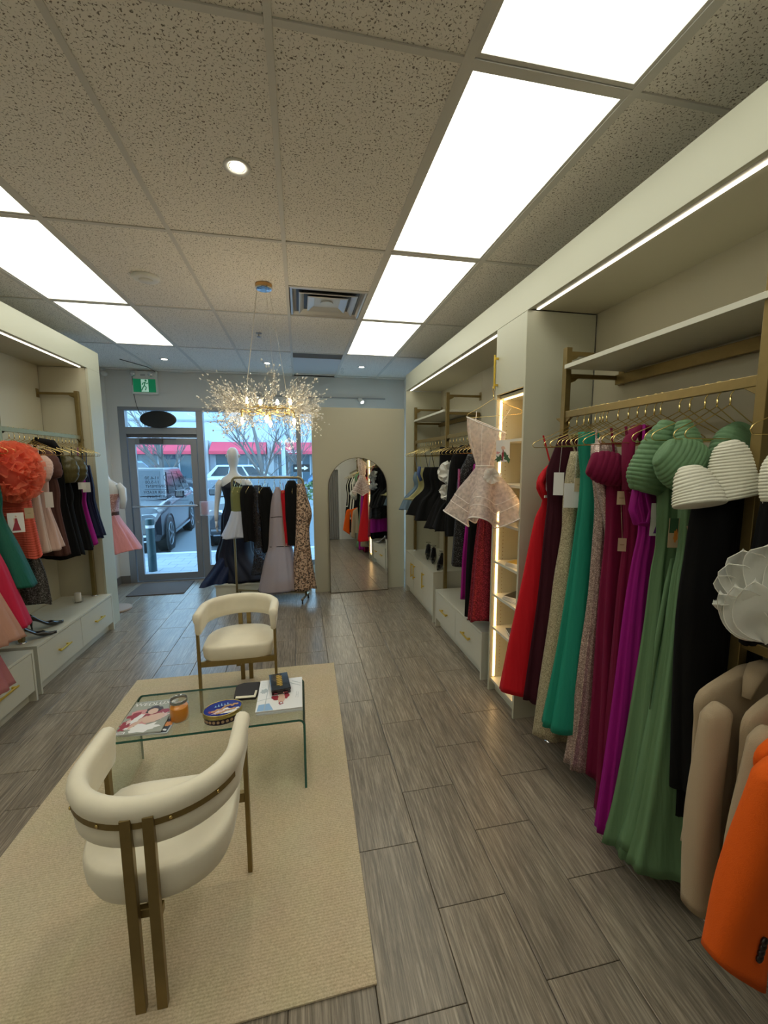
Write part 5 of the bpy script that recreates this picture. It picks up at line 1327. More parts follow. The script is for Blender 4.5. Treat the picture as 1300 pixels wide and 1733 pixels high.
for k, y in enumerate((4.18, 4.04)):
    t = ldress(['black mini dress with olive satin off-shoulder puff, nearer the end pillar', 'black mini dress with olive satin off-shoulder puff, nearer the blush dress'][k], y, C_BLK, [(1.62, .10, .12, .03), (1.45, .12, .15, .04), (1.35, .11, .14, .045), (.94-.02*k, .18, .20, .07)], seed=64+k)
    O('satin_puff', ridged((-1.98, y-.02, 1.78), (-1.96, y-.03, 1.55), [(0, .05), (.3, .098), (.7, .10), (1, .06)], .62, (0, 1, 0), 3, .008), C_OLV, t, smooth=True)
    O('satin_puff', ridged((-2.2, y, 1.78), (-2.18, y, 1.58), [(0, .05), (.3, .085), (.7, .085), (1, .05)], .6, (0, 1, 0), 3, .008), C_OLV, t, smooth=True)
    if k == 0: card(t, (-1.90, y-.05, 1.52), .055, .06, CARD, .5)
t = ldress('black velvet mini dress with feathery dark collar on the left rack', 3.94, C_BLK, [(1.84, .10, .12, .03), (1.6, .12, .14, .03), (1.40, .11, .14, .04), (.92, .19, .205, .07)], seed=66)
O('collar', MB().tube([(-2.2, 3.95, 1.84), (-2.1, 3.92, 1.90), (-2.0, 3.93, 1.88), (-1.95, 3.95, 1.80)], [.02, .035, .035, .02], 10), C_BLKV, t, smooth=True)
t = ldress('chocolate brown satin mini dress behind the blush one', 3.83, C_BRN, [(1.70, .10, .12, .03), (1.5, .12, .15, .035), (1.35, .11, .14, .04), (.97, .18, .185, .06)], seed=67)
O('puff_sleeve', ridged((-2.0, 3.83, 1.83), (-1.93, 3.80, 1.60), [(0, .03), (.4, .062), (.8, .06), (1, .04)], .6, (0, 1, 0), 4, .005), C_BRN, t, smooth=True)
t = ldress('blush pink one-shoulder mini dress with pleated collar', 3.70, C_BLU, [(1.66, .12, .15, .035), (1.5, .12, .14, .04), (1.40, .11, .13, .045), (1.2, .15, .17, .06), (1.045, .18, .20, .085)], (6, .002, .014), seed=68)
O('pleated_collar', ridged((-1.99, 3.72, 1.76), (-1.94, 3.64, 1.58), [(0, .055), (.3, .09), (.7, .085), (1, .055)], .5, (.2, 1, 0), 8, .003), C_BLU, t, smooth=True)
O('shoulder_strap', MB().bar([(-2.0, 3.66, 1.72), (-2.03, 3.68, 1.86)], .05, .006, up=(0, 1, 0)), C_BLU, t)
card(t, (-1.90, 3.62, 1.44), .05, .12, CARD, .6)
ldress('pale blush lace dress between coral and blush dresses', 3.60, fab('pale_blush', (.58, .45, .38), .6), [(1.74, .12, .13, .03), (1.5, .12, .13, .035), (1.2, .15, .15, .045), (1.03, .17, .17, .055)], seed=69)
t = ldress('coral tulle mini dress with huge ruffled tulle bust', 3.46, C_CRD, [(1.62, .12, .16, .05), (1.45, .12, .14, .05), (1.30, .13, .15, .055), (1.03, .17, .175, .06)], (5, .004, .010), seed=70, ridges=(34, .006), nz=140)
rnd = random.Random(5); mb = MB()
for k in range(105):
    a = rnd.random()*2*PI; e = math.asin(rnd.uniform(-.9, .95))
    d = Vector((cos(a)*cos(e), sin(a)*cos(e), sin(e)))
    base = Vector((-1.96, 3.36, 1.66))+Vector((d.x*.10, d.y*.16, d.z*.165)); tv = d.orthogonal().normalized(); tv = (tv*cos(k*2.4)+d.cross(tv)*sin(k*2.4)); R = []
    for j in range(5):
        s = j/4; row = []
        for i in range(15):
            q = (i/14-.5)*2
            row.append(base+d*(s*.055*(1-.4*q*q))+tv*(q*.085*(.7+.4*s))+d.cross(tv)*((.014+.016*s)*sin(q*6.5+k)+.01*s*sin(q*15+k)))
        R.append(row)
    mb.sheet(R)
O('tulle_ruffles', mb, C_CRL, t, smooth=True)
core = []
for j in range(13):
    e = PI*(j/12-.5); core.append([(-1.96+.105*cos(e)*cos(a)*(1+.06*sin(5*a)), 3.36+.165*cos(e)*sin(a)*(1+.08*sin(4*a+j)), 1.66+.165*sin(e)) for a in [2*PI*i/24 for i in range(24)]])
O('ruffle_core', MB().rings(core), C_CRD, t, smooth=True)
card(t, (-1.90, 3.22, 1.32), .085, .135, CARD, .45, items=figure_card(I_RED), name='picture_card')
tag_kraft(t, (-1.885, 3.34, 1.37), .3, .05, .075)
ldress('long grey sequin gown hanging behind the green dress', 3.50, S_GRY, [(1.5, .10, .10, .03), (1.1, .13, .12, .04), (.9, .17, .165, .05), (.66, .20, .185, .06)], seed=71)
ldress('bottle green A-line satin dress cut by the left edge', 3.14, C_GRN2, [(1.72, .12, .14, .04), (1.5, .13, .16, .05), (1.38, .14, .15, .07), (1.15, .20, .22, .13), (.90, .26, .29, .19)], (5, .003, .024), seed=72)
ldress('crimson tulle skirt dress below the green satin one', 2.98, C_CRM, [(1.5, .12, .14, .04), (1.3, .13, .16, .07), (1.05, .20, .235, .12), (.68, .26, .33, .17)], (9, .003, .018), seed=73)
ldress('peach tulle gown flaring over the left bench unit', 2.82, C_PCH, [(1.5, .12, .14, .04), (1.2, .14, .17, .08), (.98, .20, .245, .13), (.64, .26, .36, .20)], (11, .003, .018), seed=74)
ldress('dusty pink tulle hem hanging lowest at the left edge', 2.66, C_PKT, [(1.4, .12, .14, .04), (1.0, .16, .20, .09), (.7, .22, .28, .15), (.40, .26, .36, .22)], (9, .003, .02), seed=75)
for k in range(5):
    ldress('dark party dress on the left rack beyond the left edge of the picture', 2.5-.11*k, [C_BLK, C_NAV][k % 2], [(1.7, .12, .14, .04), (1.4, .12, .15, .04), (1.0, .18, .20, .06)], seed=80+k)
# shoes
def heel_shoe(name, label, x, y, z, rz, m, straps=0, group=None, ln=.235, hh=.085):
    t = thing(name, label, 'shoe', (x, y, z), 0, group)
    M = Matrix.Translation((x, y, z)) @ Matrix.Rotation(rz, 4, 'Z')
    R = []
    def sole(s): return hh*(sm(.32, .95, s))
    for k in range(15):
        s = k/14; w = .004+.036*sin(min(1, s*1.15+.02)*PI*.62)**.9*(1-.25*sm(.5, 1, s)); xk = ln*(.5-s)
        hgt = .024+.030*sm(.15, .4, s)*(1-.8*sm(.3, .55, s))+.035*sm(.72, 1, s)
        zb = sole(s)+.003; ring = []
        for i in range(16):
            a = 2*PI*i/16; c_, s_ = cos(a), sin(a)
            ring.append((xk, w*c_, zb+hgt*(.5+.5*s_)**(.8)))
        R.append(ring)
    O('upper', MB().rings(R).xf(M), m, t, smooth=True)
    O('heel', MB().tube([(-ln*.45, 0, hh+.01), (-ln*.44, 0, hh*.5), (-ln*.42, 0, 0.0)], [.013, .006, .0045], 8).xf(M), m, t, smooth=True)
    for k in range(straps):
        zc_ = hh+.045+.022*k; xk = -ln*.28-.008*k
        O('ankle_strap', MB().tube([(xk+.030*cos(a), .030*sin(a), zc_+.012*cos(a)) for a in [2*PI*i/16 for i in range(16)]], .0022, 5, True).xf(M), CHROME if k % 2 else m, t)
    return t
SH = mat('black_patent', (.012, .011, .012), .2, coat=.4); SHS = mat('silver_leather', (.42, .43, .46), .25, .6)
heel_shoe('strappy_heel', 'black strappy heeled shoe with silver ankle straps, front one on the left bench unit', -2.02, 3.52, .3805, .6, SH, 5)
heel_shoe('strappy_heel', 'black heeled shoe standing just behind the strappy silver one', -2.07, 3.74, .3805, .9, SH, 0)
heel_shoe('silver_heel', 'silver heeled shoe on the near right bench unit under the black gown', 1.44, 3.17, .3955, PI+.5, SHS, 0)
heel_shoe('ankle_heel', 'black ankle-strap heel, left one on the door cabinet', 1.50, 4.72, .5555, PI+1.2, SH, 3)
heel_shoe('ankle_heel', 'black ankle-strap heel, middle one on the door cabinet', 1.50, 4.52, .5555, PI+1.2, SH, 3)
heel_shoe('ankle_heel', 'black ankle-strap heel, right one on the door cabinet', 1.48, 4.22, .5555, PI+1.0, SH, 3)
t = thing('candle_holder', 'white pillar candle in a small clear glass dish on the left bench unit', 'candle', (-2.14, 4.38, .3805))
O('candle', MB().lathe([(.026, .012), (.028, .016), (.028, .092), (.022, .095), (.010, .090)], 20, (-2.14, 4.38, .3805)), mat('ivory_wax', (.68, .64, .56), .5), t, smooth=True)
O('glass', MB().lathe([(.03, 0), (.04, .003), (.043, .02), (.040, .045)], 24, (-2.14, 4.38, .3805), cap=False).lathe([(.03, .0), (.03, .004)], 20, (-2.14, 4.38, .3805)), MATS['jar_glass'], t, smooth=True)
# magazines on the tower shelves
for k, (z, y, rz, c_, n, lab) in enumerate(((1.0055, 2.51, .25, I_GOLD, 3, 'coloured magazine on the upper glowing tower shelf'), (.7555, 2.53, .2, BLKG, 4, 'glossy black magazine stack top on the middle glowing tower shelf'), (.5055, 2.50, -.35, flat('slate', (.10, .11, .12), .2), 2, 'dark magazine on the lowest used glowing tower shelf'))):
    for q in range(n):
        booklet('magazine', lab if q == n-1 else ['', '', ''][0] or f"{['bottom', 'second', 'third'][q]} magazine of the stack on the {['upper', 'middle', 'lowest used'][k]} glowing tower shelf", 'magazine', 1.53, y, .20, .27, .010, rz+PI/2+.1*q, z+q*.0104, [c_, I_WH, I_GREY, c_][q] if q < n-1 else c_, [(I_RED, blob(.02, 0, .04, .05, 0, 5)), (I_SKIN, blob(-.02, .05, .03, .04, 0, 6))] if k != 1 else [(I_WH, blob(-.05, 0, .01, .1, 0, 5))])
# ================================================================ WINDOW ZONE
PG = mat('pale_gold_metal', (.36, .30, .17), .35, .7)
t = thing('garment_rail', 'free-standing pale gold garment rail on the floor before the window', 'garment rail', (-.40, 5.27, 0))
A_, B_ = Vector((-.83, 5.40, 0)), Vector((.035, 5.12, 0)); dv = (B_-A_).normalized(); nv = Vector((-dv.y, dv.x, 0))
Z1 = 1.535; rr = .06
pts = [A_+Vector((0, 0, .06))]+[A_+Vector((0, 0, .5)), A_+Vector((0, 0, 1.0)), A_+Vector((0, 0, Z1-rr))]
pts += [A_+dv*(rr-rr*cos(a))+Vector((0, 0, Z1-rr+rr*sin(a))) for a in [PI/2*k/5 for k in range(1, 6)]]
pts += [B_-dv*(rr-rr*sin(a))+Vector((0, 0, Z1-rr+rr*cos(a))) for a in [PI/2*k/5 for k in range(0, 6)]]
pts += [B_+Vector((0, 0, 1.0)), B_+Vector((0, 0, .5)), B_+Vector((0, 0, .06))]
O('frame', MB().tube(pts, .0145, 10, up=nv), PG, t, smooth=True)
O('lower_rail', MB().bar([A_+Vector((0, 0, .10)), B_+Vector((0, 0, .10))], .016, .022), PG, t)
for P_ in (A_, B_):
    O('foot', MB().bar([P_-nv*.17+Vector((0, 0, .06)), P_+nv*.10+Vector((0, 0, .06))], .022, .018), PG, t)
    for s in (-.155, .085):
        c_ = P_+nv*s
        O('caster', MB().lathe([(.008, -.010), (.022, -.009), (.022, .009), (.008, .010)], 16, (c_.x, c_.y, .0235), axis='x').box(c_.x-.013, c_.x+.013, c_.y-.012, c_.y+.012, .045, .053), DARK, t)
hr = random.Random(9)
def rpt(s): return A_+(B_-A_)*s
for k, s in enumerate((.05, .13, .27, .38, .47, .60, .68, .78, .86, .93)):
    p = rpt(s)
    o = bpy.data.objects.new('clothes_hanger', HM); COL.objects.link(o)
    o.location = (p.x, p.y, Z1+.0165); o.rotation_euler = (0, 0, PI/2+math.atan2(dv.y, dv.x)*.3+(hr.random()-.5)*.5)
    o.scale = (.8, 1, 1)
    tag(o, 'thin wire hanger on the free-standing rail in front of the window', 'hanger', 'hangers on the free-standing rail')
GW = 'clothes on the free-standing rail'
def wgown(label, s, rows, m, folds=(7, .003, .012), seed=90, name='dress', ang=.0, **k):
    p = rpt(s); t = garment(name, label, 'dress', p.x, p.y, rows[0][0], GW)
    rr_ = [(z, p.x-a, p.x+b, h)+tuple(e) for z, a, b, h, *e in rows]
    O('dress_body', loft(rr_, p.y-.01, folds, seed, ang=ang, **k), m, t, smooth=True)
    for q in (-.35, .35):
        O('strap', MB().tube([(p.x+q*.07, p.y, rows[0][0]-.01), (p.x+q*.10, p.y, 1.47 if rows[0][0] < 1.44 else rows[0][0])], .003, 5), m, t)
    return t
C_SAG = fab('olive_green', (.19, .20, .07), .7); C_LAV = fab('lavender_white', (.52, .56, .68), .6)
t = wgown('olive bodice dress with pale lavender A-line skirt on the rail end', .05, [(1.42, .05, .10, .04), (1.30, .06, .12, .07), (1.12, .05, .13, .08)], C_SAG, seed=91)
p = rpt(.05)
O('skirt', loft([(1.12, p.x-.06, p.x+.13, .075), (1.0, p.x-.10, p.x+.13, .10), (.80, p.x-.19, p.x+.13, .14)], p.y-.02, (6, .003, .02), 92), C_LAV, t, smooth=True)
O('sash', MB().bar([(p.x+.10, p.y-.07, 1.42), (p.x+.13, p.y-.09, 1.1), (p.x+.12, p.y-.1, .74)], .05, .01, up=(0, 1, 0)), C_SAG, t)
wgown('black cocktail dress right of the olive bodice dress', .22, [(1.44, .05, .06, .06), (1.35, .09, .10, .10), (1.1, .09, .10, .10), (.75, .07, .10, .11)], C_BLKV, seed=93)
LACE = sheer('cloth_black_lace', (.03, .022, .02), .92, .6, net=70)
wgown('black lace mermaid gown in the middle of the free-standing rail', .36, [(1.44, .04, .05, .06), (1.2, .06, .06, .09), (.8, .06, .07, .09), (.5, .08, .09, .10), (.34, .12, .14, .12)], LACE, seed=94)
wgown('short black dress with buttons beside the lace gown', .47, [(1.42, .05, .06, .07), (1.3, .09, .10, .10), (1.0, .07, .09, .10), (.62, .06, .07, .10)], C_BLK, seed=95)
C_TUL = sheer('cloth_dusty_rose_tulle', (.52, .42, .40), .88, .7)
t = wgown('tiered dusty rose tulle gown with thin dark bands', .645, [(1.42, .02, .02, .03), (1.30, .07, .07, .08), (1.12, .10, .10, .10), (.85, .125, .13, .12), (.72, .135, .14, .13), (.45, .20, .19, .17), (.14, .27, .245, .20)], C_TUL, (10, .002, .012), seed=96)
p = rpt(.645)
for z, a, b, h in ((1.06, .105, .105, .105), (.70, .135, .145, .132), (.145, .27, .25, .205)):
    O('band', MB().tube([(p.x+(b-a)/2+(a+b)/2*1.03*cos(q), p.y-.01+h*1.03*sin(q), z+.006*sin(3*q)) for q in [2*PI*i/40 for i in range(40)]], .004, 5, True), C_BLK, t)
wgown('bright red dress squeezed between tulle gown and black coat', .76, [(1.38, .06, .06, .06), (1.2, .07, .07, .08), (.7, .06, .08, .08)], C_RED, seed=97)
t = wgown('long sleeved black top near the right end of the free-standing rail', .84, [(1.50, .04, .04, .05), (1.42, .08, .08, .09), (1.1, .10, .10, .11), (.72, .08, .09, .10)], C_BLKV, seed=98)
wgown('leopard print satin gown at the right end of the free-standing rail', .97, [(1.46, .05, .04, .04), (1.35, .06, .06, .08), (1.1, .08, .12, .11), (.9, .09, .085, .11), (.5, .11, .11, .12), (.16, .14, .16, .12)], leopard('cloth_leopard'), (5, .003, .012), seed=99)
# mannequin seen from behind
MAN = mat('mannequin_white', (.66, .66, .66), .4)
def limb(mb, pts, rs, n=14, sq=1.0): return mb.tube(pts, rs, n, sx=1.0, sy=sq)
mx, my, mz = -.885, 5.93, .1505
t = thing('mannequin', 'white bald mannequin seen from behind wearing a strapless black gown', 'mannequin', (mx, my, mz))
def er(cx_, cy_, z, a, b, n=24): return [(cx_+a*cos(2*PI*i/n), cy_+b*sin(2*PI*i/n), z) for i in range(n)]
torso = [(mx, my, 1.00, .165, .12), (mx, my, 1.12, .125, .10), (mx, my, 1.20, .118, .095), (mx, my, 1.32, .140, .105), (mx, my, 1.42, .165, .11), (mx, my, 1.48, .175, .095), (mx, my, 1.52, .150, .075), (mx, my, 1.555, .075, .06), (mx, my+.005, 1.60, .050, .052), (mx, my+.012, 1.66, .048, .052), (mx, my+.02, 1.69, .060, .070), (mx, my+.025, 1.74, .076, .092), (mx, my+.022, 1.80, .081, .101), (mx, my+.018, 1.86, .077, .097), (mx, my+.016, 1.905, .055, .070), (mx, my+.015, 1.925, .022, .03)]
bm = MB().rings([er(*q) for q in torso])
O('body', bm, MAN, t, smooth=True, sub=1)
for s in (-1, 1):
    mb = MB(); limb(mb, [(mx+s*.155, my, 1.475), (mx+s*.195, my, 1.42), (mx+s*.215, my+.01, 1.28), (mx+s*.235, my+.02, 1.16), (mx+s*.24, my-.04, 1.02), (mx+s*.235, my-.08, .93)], [.045, .048, .040, .034, .029, .022])
    O('arm', mb, MAN, t, smooth=True)
    mb = MB().rings([[(mx+s*.235+a*cos(q), my-.085-.2*(.93-z)+b*sin(q), z) for q in [2*PI*i/12 for i in range(12)]] for z, a, b in ((.935, .018, .022), (.90, .016, .034), (.865, .013, .036), (.85, .011, .030))])
    for f in range(4):
        y0 = my-.112+.02*f-.0; mb.tube([(mx+s*.235, y0, .86), (mx+s*.231, y0-.006, .82), (mx+s*.222, y0-.01, .785+.006*abs(f-1.5))], [.0085, .0078, .006], 6)
    mb.tube([(mx+s*.232, my-.065, .905), (mx+s*.225, my-.045, .87), (mx+s*.222, my-.042, .845)], [.009, .008, .006], 6)
    O('hand', mb, MAN, t, smooth=True)
for s in (-1, 1):
    O('ear', MB().tube([(mx+s*.080, my+.02, 1.83), (mx+s*.088, my+.01, 1.81), (mx+s*.080, my+.02, 1.78)], [.008, .010, .006], 8), MAN, t, smooth=True)
O('face', MB().tube([(mx, my+.11, 1.83), (mx, my+.135, 1.79), (mx, my+.118, 1.782)], [.008, .013, .008], 8).tube([(mx-.02, my+.113, 1.755), (mx, my+.122, 1.757), (mx+.02, my+.113, 1.755)], [.004, .007, .004], 6).tube([(mx-.045, my+.105, 1.826), (mx-.02, my+.116, 1.828)], [.005, .006], 6).tube([(mx+.02, my+.116, 1.828), (mx+.045, my+.105, 1.826)], [.006, .005], 6), MAN, t, smooth=True)
O('stand_plate', MB().lathe([(.15, 0), (.15, .006), (.02, .008)], 28, (mx, my, mz)), CHROME, t)
O('stand_pole', MB().tube([(mx, my, mz+.006), (mx, my, 1.0)], .01, 8), CHROME, t)
g = garment('gown', 'long black and navy strapless gown with train worn by the white mannequin', 'gown', mx, my, 1.4)
rows = [(1.40, mx-.165, mx+.165, .117), (1.32, mx-.15, mx+.15, .112), (1.20, mx-.125, mx+.125, .102), (1.10, mx-.14, mx+.14, .112), (1.0, mx-.175, mx+.175, .13), (.7, mx-.20, mx+.20, .16), (.45, mx-.27, mx+.24, .22), (.22, mx-.24, mx+.50, .33, -.06), (.158, mx-.26, mx+.56, .36, -.08)]
mbk = loft(rows, my, (8, .002, .025), 100, n=96)
# the back neckline rises to a point between the shoulders
mbk.v = [(x, y, z+(.09*max(0, 1-abs(x-mx-.01)/.13) if z > 1.385 and y < my else 0)) for x, y, z in mbk.v]
O('gown_body', mbk, mat('cloth_navy_black', (.003, .0045, .014), .6, spec=.3), g, smooth=True)
R = []
for j in range(14):
    s = j/13; row = []
    for i in range(25):
        q = (i/24-.5)*2
        row.append((mx-.04-.16*s+q*(.14+.14*s)*.7, my-.05-.40*s+.03*sin(q*7+s*3)*s+.12*q*s, .62-.44*s**.75+.03*sin(q*9)*s*(1-s)-(.0 if s < .93 else .02)))
    R.append(row)
O('train', MB().sheet(R), fab('navy_chiffon', (.005, .012, .045), .6), g, smooth=True)
# small dress form with pink dress behind the end pillar
t = thing('dress_form', 'white dress form on a round wooden base half hidden by the left end pillar', 'mannequin', (-2.17, 5.22, 0))
fx_, fy_ = -2.19, 5.24
O('base', MB().lathe([(.16, 0.0), (.165, .008), (.16, .022), (.03, .028)], 32, (fx_+.02, fy_, 0.0)), mat('pale_wood', (.45, .32, .24), .5), t, smooth=False)
O('pole', MB().tube([(fx_, fy_, .02), (fx_, fy_, 1.05)], .012, 10), CHROME, t)
O('torso', MB().rings([er(fx_, fy_, z, a, b) for z, a, b in ((1.02, .13, .11), (1.12, .105, .09), (1.2, .11, .095), (1.32, .145, .12), (1.42, .165, .115), (1.49, .15, .09), (1.53, .06, .055), (1.60, .05, .05), (1.615, .02, .02))]), MAN, t, smooth=True, sub=1)
for s in (-1, 1):
    O('arm', MB().tube([(fx_+s*.14, fy_, 1.47), (fx_+s*.185, fy_, 1.42), (fx_+s*.195, fy_-.01, 1.3), (fx_+s*.19, fy_-.04, 1.2)], [.04, .042, .035, .028], 12), MAN, t, smooth=True)
g = garment('party_dress', 'pink flared party dress with sequin bodice worn by the dress form', 'dress', fx_, fy_, 1.3)
O('skirt', loft([(1.14, fx_-.13, fx_+.115, .10), (1.05, fx_-.17, fx_+.155, .14), (.9, fx_-.23, fx_+.24, .2), (.72, fx_-.29, fx_+.335, .26)], fy_, (9, .003, .022), 110, n=96), fab('salmon_pink', (.62, .24, .25), .5), g, smooth=True)
O('bodice', loft([(1.37, fx_-.155, fx_+.155, .128), (1.25, fx_-.13, fx_+.13, .108), (1.13, fx_-.125, fx_+.12, .10)], fy_, (6, .002, .004), 111), sequin('cloth_rose_lace', (.45, .22, .20), (.75, .5, .45), 120, .5, .5, .1), g, smooth=True)
O('belt', MB().rings([er(fx_, fy_, z, .128, .108) for z in (1.125, 1.165)]), C_BRN, g)
# ================================================================ OUTSIDE
gnd = struct('ground', MB().box(-45, 45, YF+.10, 60, -.20, -.10), mat('asphalt', (.20, .22, .24), .9, bump=.3, bscale=60))
sw = struct('sidewalk', MB().box(-14, 14, YF+.08, 8.35, -.099, -.012), mat('paver_joint', (.15, .16, .17), .9))
PV = mat('grey_paver', (.30, .32, .36), .85, bump=.4, bscale=80, vary=.12, vscale=2)
pvm = {}
def paver(x0, x1, y0, y1):
    k = (round(x1-x0, 3), round(y1-y0, 3))
    if k not in pvm:
        w_, l_ = k[0]/2, k[1]/2; mb = MB().box(-w_, w_, -l_, l_, -.011, 0)
        me = bpy.data.meshes.new('paver'); me.from_pydata(mb.v, [], mb.f); me.materials.append(PV); me.update(); pvm[k] = me
    o = bpy.data.objects.new('paver', pvm[k]); COL.objects.link(o); o.parent = sw; o.location = ((x0+x1)/2, (y0+y1)/2, 0)
for r in range(8):
    y0 = 6.53+r*.225
    for c_ in range(-11, 3):
        x0 = c_*.32+(.16 if r % 2 else 0)
        paver(x0+.003, x0+.317, y0+.003, y0+.222)
struct('kerb', MB().box(-14, 14, 8.35, 8.50, -.099, 0.0), mat('kerb_concrete', (.5, .52, .54), .8))
t = thing('bollard', 'dark teal steel bollard on the pavement outside the door', 'bollard', (-2.345, 7.05, 0))
O('post', MB().lathe([(.062, .0), (.062, .83), (.058, .845), (.03, .85)], 24, (-2.345, 7.05, 0)), mat('teal_paint', (.012, .045, .055), .4), t, smooth=False)
O('reflective_band', MB().lathe([(.0632, .70), (.0632, .745)], 24, (-2.345, 7.05, 0), cap=False), mat('band_white', (.6, .6, .62), .4), t)
def car(name, label, cx_, y0, body, L=4.7, W=1.88, rz=0.0, H=1.70, suv=True):
    # nose at y0 pointing to -y, length runs to +y
    t = thing(name, label, 'car', (cx_, y0+L/2, -.1))
    zb = -.1
    prof = [(0, .50, .78), (.05, .35, .86), (.25, .30, .98), (1.05, .28, 1.06), (1.30, .28, 1.08), (1.9, .28, 1.10), (3.9, .28, 1.12), (4.5, .30, 1.08), (4.66, .36, .95), (4.7, .45, .80)]
    R = []
    for y, a, b in prof:
        y = y/4.7*L; e = 1-.10*(1-min(1, y/.5))**2-.06*(1-min(1, (L-y)/.4))**2
        w_ = W/2*e; R.append([(cx_-w_*.94, y0+y, zb+a), (cx_-w_, y0+y, zb+a+.12), (cx_-w_, y0+y, zb+b-.14), (cx_-w_*.90, y0+y, zb+b-.03), (cx_-w_*.55, y0+y, zb+b), (cx_+w_*.55, y0+y, zb+b), (cx_+w_*.90, y0+y, zb+b-.03), (cx_+w_, y0+y, zb+b-.14), (cx_+w_, y0+y, zb+a+.12), (cx_+w_*.94, y0+y, zb+a)])
    O('body', MB().rings(R), body, t, smooth=False, bev=.03, seg=3)
    yc = [1.15, 2.05, 3.9 if suv else 3.3, 4.5 if suv else 4.1]
    zr = H; w0, w1 = W/2*.90, W/2*.70
    v = [(cx_-w0, y0+yc[0], zb+1.06), (cx_+w0, y0+yc[0], zb+1.06), (cx_+w0, y0+yc[3], zb+1.06), (cx_-w0, y0+yc[3], zb+1.06),
         (cx_-w1, y0+yc[1], zb+zr), (cx_+w1, y0+yc[1], zb+zr), (cx_+w1, y0+yc[2], zb+zr), (cx_-w1, y0+yc[2], zb+zr)]
    O('cabin', MB().add(v, [(4, 5, 6, 7), (0, 1, 5, 4), (1, 2, 6, 5), (2, 3, 7, 6), (3, 0, 4, 7)]), body, t, bev=.04)
    gl = mat('car_glass', (.012, .018, .024), .12, spec=.5)
    def quadin(i, off, u0, u1, s0, s1):
        a, b, c_, d = [Vector(v[q]) for q in i]; nrm = (b-a).cross(d-a).normalized()*off
        def P(u, s): return a*(1-u)*(1-s)+b*u*(1-s)+c_*u*s+d*(1-u)*s+nrm
        return [P(u0, s0), P(u1, s0), P(u1, s1), P(u0, s1)]
    mb = MB()
    for q in (quadin((0, 1, 5, 4), .012, .06, .94, .08, .90), quadin((2, 3, 7, 6), .012, .08, .92, .15, .85)): mb.add(q+[p_ for p_ in q], [(0, 1, 2, 3)])
    O('windscreen', mb, gl, t)
    for i in ((1, 2, 6, 5), (3, 0, 4, 7)):
        mb = MB()
        for a, b in ((.08, .34), (.37, .64), (.67, .90)): mb.add(quadin(i, .012, a, b, .12, .86), [(0, 1, 2, 3)])
        O('side_window', mb, gl, t)
    ty = mat('tyre', (.018, .02, .022), .7); rim = mat('alloy', (.35, .37, .40), .25, .9)
    for sx_ in (-1, 1):
        for wy in (.92, L-.98):
            wc = (cx_+sx_*(W/2-.10), y0+wy, zb+.355)
            w_ = O('wheel', MB().lathe([(.22, -.11), (.33, -.115), (.355, -.09), (.355, .09), (.33, .115), (.22, .11)], 32, wc, axis='x'), ty, t, smooth=True)
            O('wheel_arch', MB().lathe([(.36, sx_*.085), (.42, sx_*.118), (.42, sx_*.09)], 28, wc, axis='x', cap=False), mat('arch_plastic', (.03, .032, .035), .6), t)
            mb = MB()
            for k in range(5):
                a = 2*PI*k/5
                mb.bar([(wc[0]+sx_*.118, wc[1]+.03*cos(a), wc[2]+.03*sin(a)), (wc[0]+sx_*.105, wc[1]+.235*cos(a), wc[2]+.235*sin(a))], .05, .012, up=(1, 0, 0))
            mb.tube([(wc[0]+sx_*.10, wc[1]+.235*cos(a), wc[2]+.235*sin(a)) for a in [2*PI*i/28 for i in range(28)]], .016, 6, True)
            O('rim', mb, rim, w_)
        O('headlight', MB().prism([(cx_+sx_*W*.30, y0+.02), (cx_+sx_*W*.455, y0+.12), (cx_+sx_*W*.47, y0+.30), (cx_+sx_*W*.44, y0+.30), (cx_+sx_*W*.30, y0+.06)], zb+.72, zb+.86), mat('headlamp', (.70, .74, .78), .1, .3), t)
        O('side_step', MB().box(cx_+sx_*(W/2-.02)-.04, cx_+sx_*(W/2-.02)+.04, y0+1.35, y0+L-1.4, zb+.30, zb+.35), rim, t)
        O('mirror', MB().box(cx_+sx_*(W/2+.01), cx_+sx_*(W/2+.20), y0+1.5, y0+1.62, zb+1.05, zb+1.22), body, t, bev=.03)
    O('grille', MB().box(cx_-.42, cx_+.42, y0-.012, y0+.05, zb+.55, zb+.80), mat('grille_black', (.01, .01, .012), .4), t, bev=.02)
    O('bumper_strip', MB().box(cx_-W*.42, cx_+W*.42, y0-.02, y0+.06, zb+.44, zb+.48).box(cx_-W*.40, cx_+W*.40, y0-.01, y0+.06, zb+.34, zb+.37), rim, t)
    t.rotation_euler = (0, 0, rz); return t
PB = mat('paint_black', (.008, .009, .014), .28, .0, spec=.5, coat=.5); PD = mat('paint_graphite', (.05, .055, .065), .28, .0, spec=.4, coat=.2); PS = mat('paint_silver', (.45, .48, .52), .25, .6, coat=.8); PBL = mat('paint_blue', (.06, .16, .34), .2, .4, coat=.8); PWH = mat('paint_white', (.7, .72, .74), .25, .1, coat=.8)
car('car', 'black off-road car parked nose-in just outside the glass door', -3.75, 8.25, PB, rz=.09)
car('car', 'dark graphite car parked outside the window behind the mannequin', -.95, 8.75, PD, rz=-.02, suv=False, H=1.45)
car('car', 'blue panel car parked behind the black off-road car', -6.1, 13.6, PBL, rz=1.2, H=1.9)
for k, (x, y, m, r, lab) in enumerate(((-12.2, 20.5, PWH, 1.5, 'white car far across the road seen through the door'), (-2.6, 20.8, PS, 1.55, 'silver car far across the road, left part of the window'), (2.7, 20.5, PBL, 1.6, 'blue car far across the road, right part of the window'), (-7.4, 20.6, PD, 1.55, 'dark grey car parked below the red awnings'))):
    car('car', lab, x, y, m, rz=r)
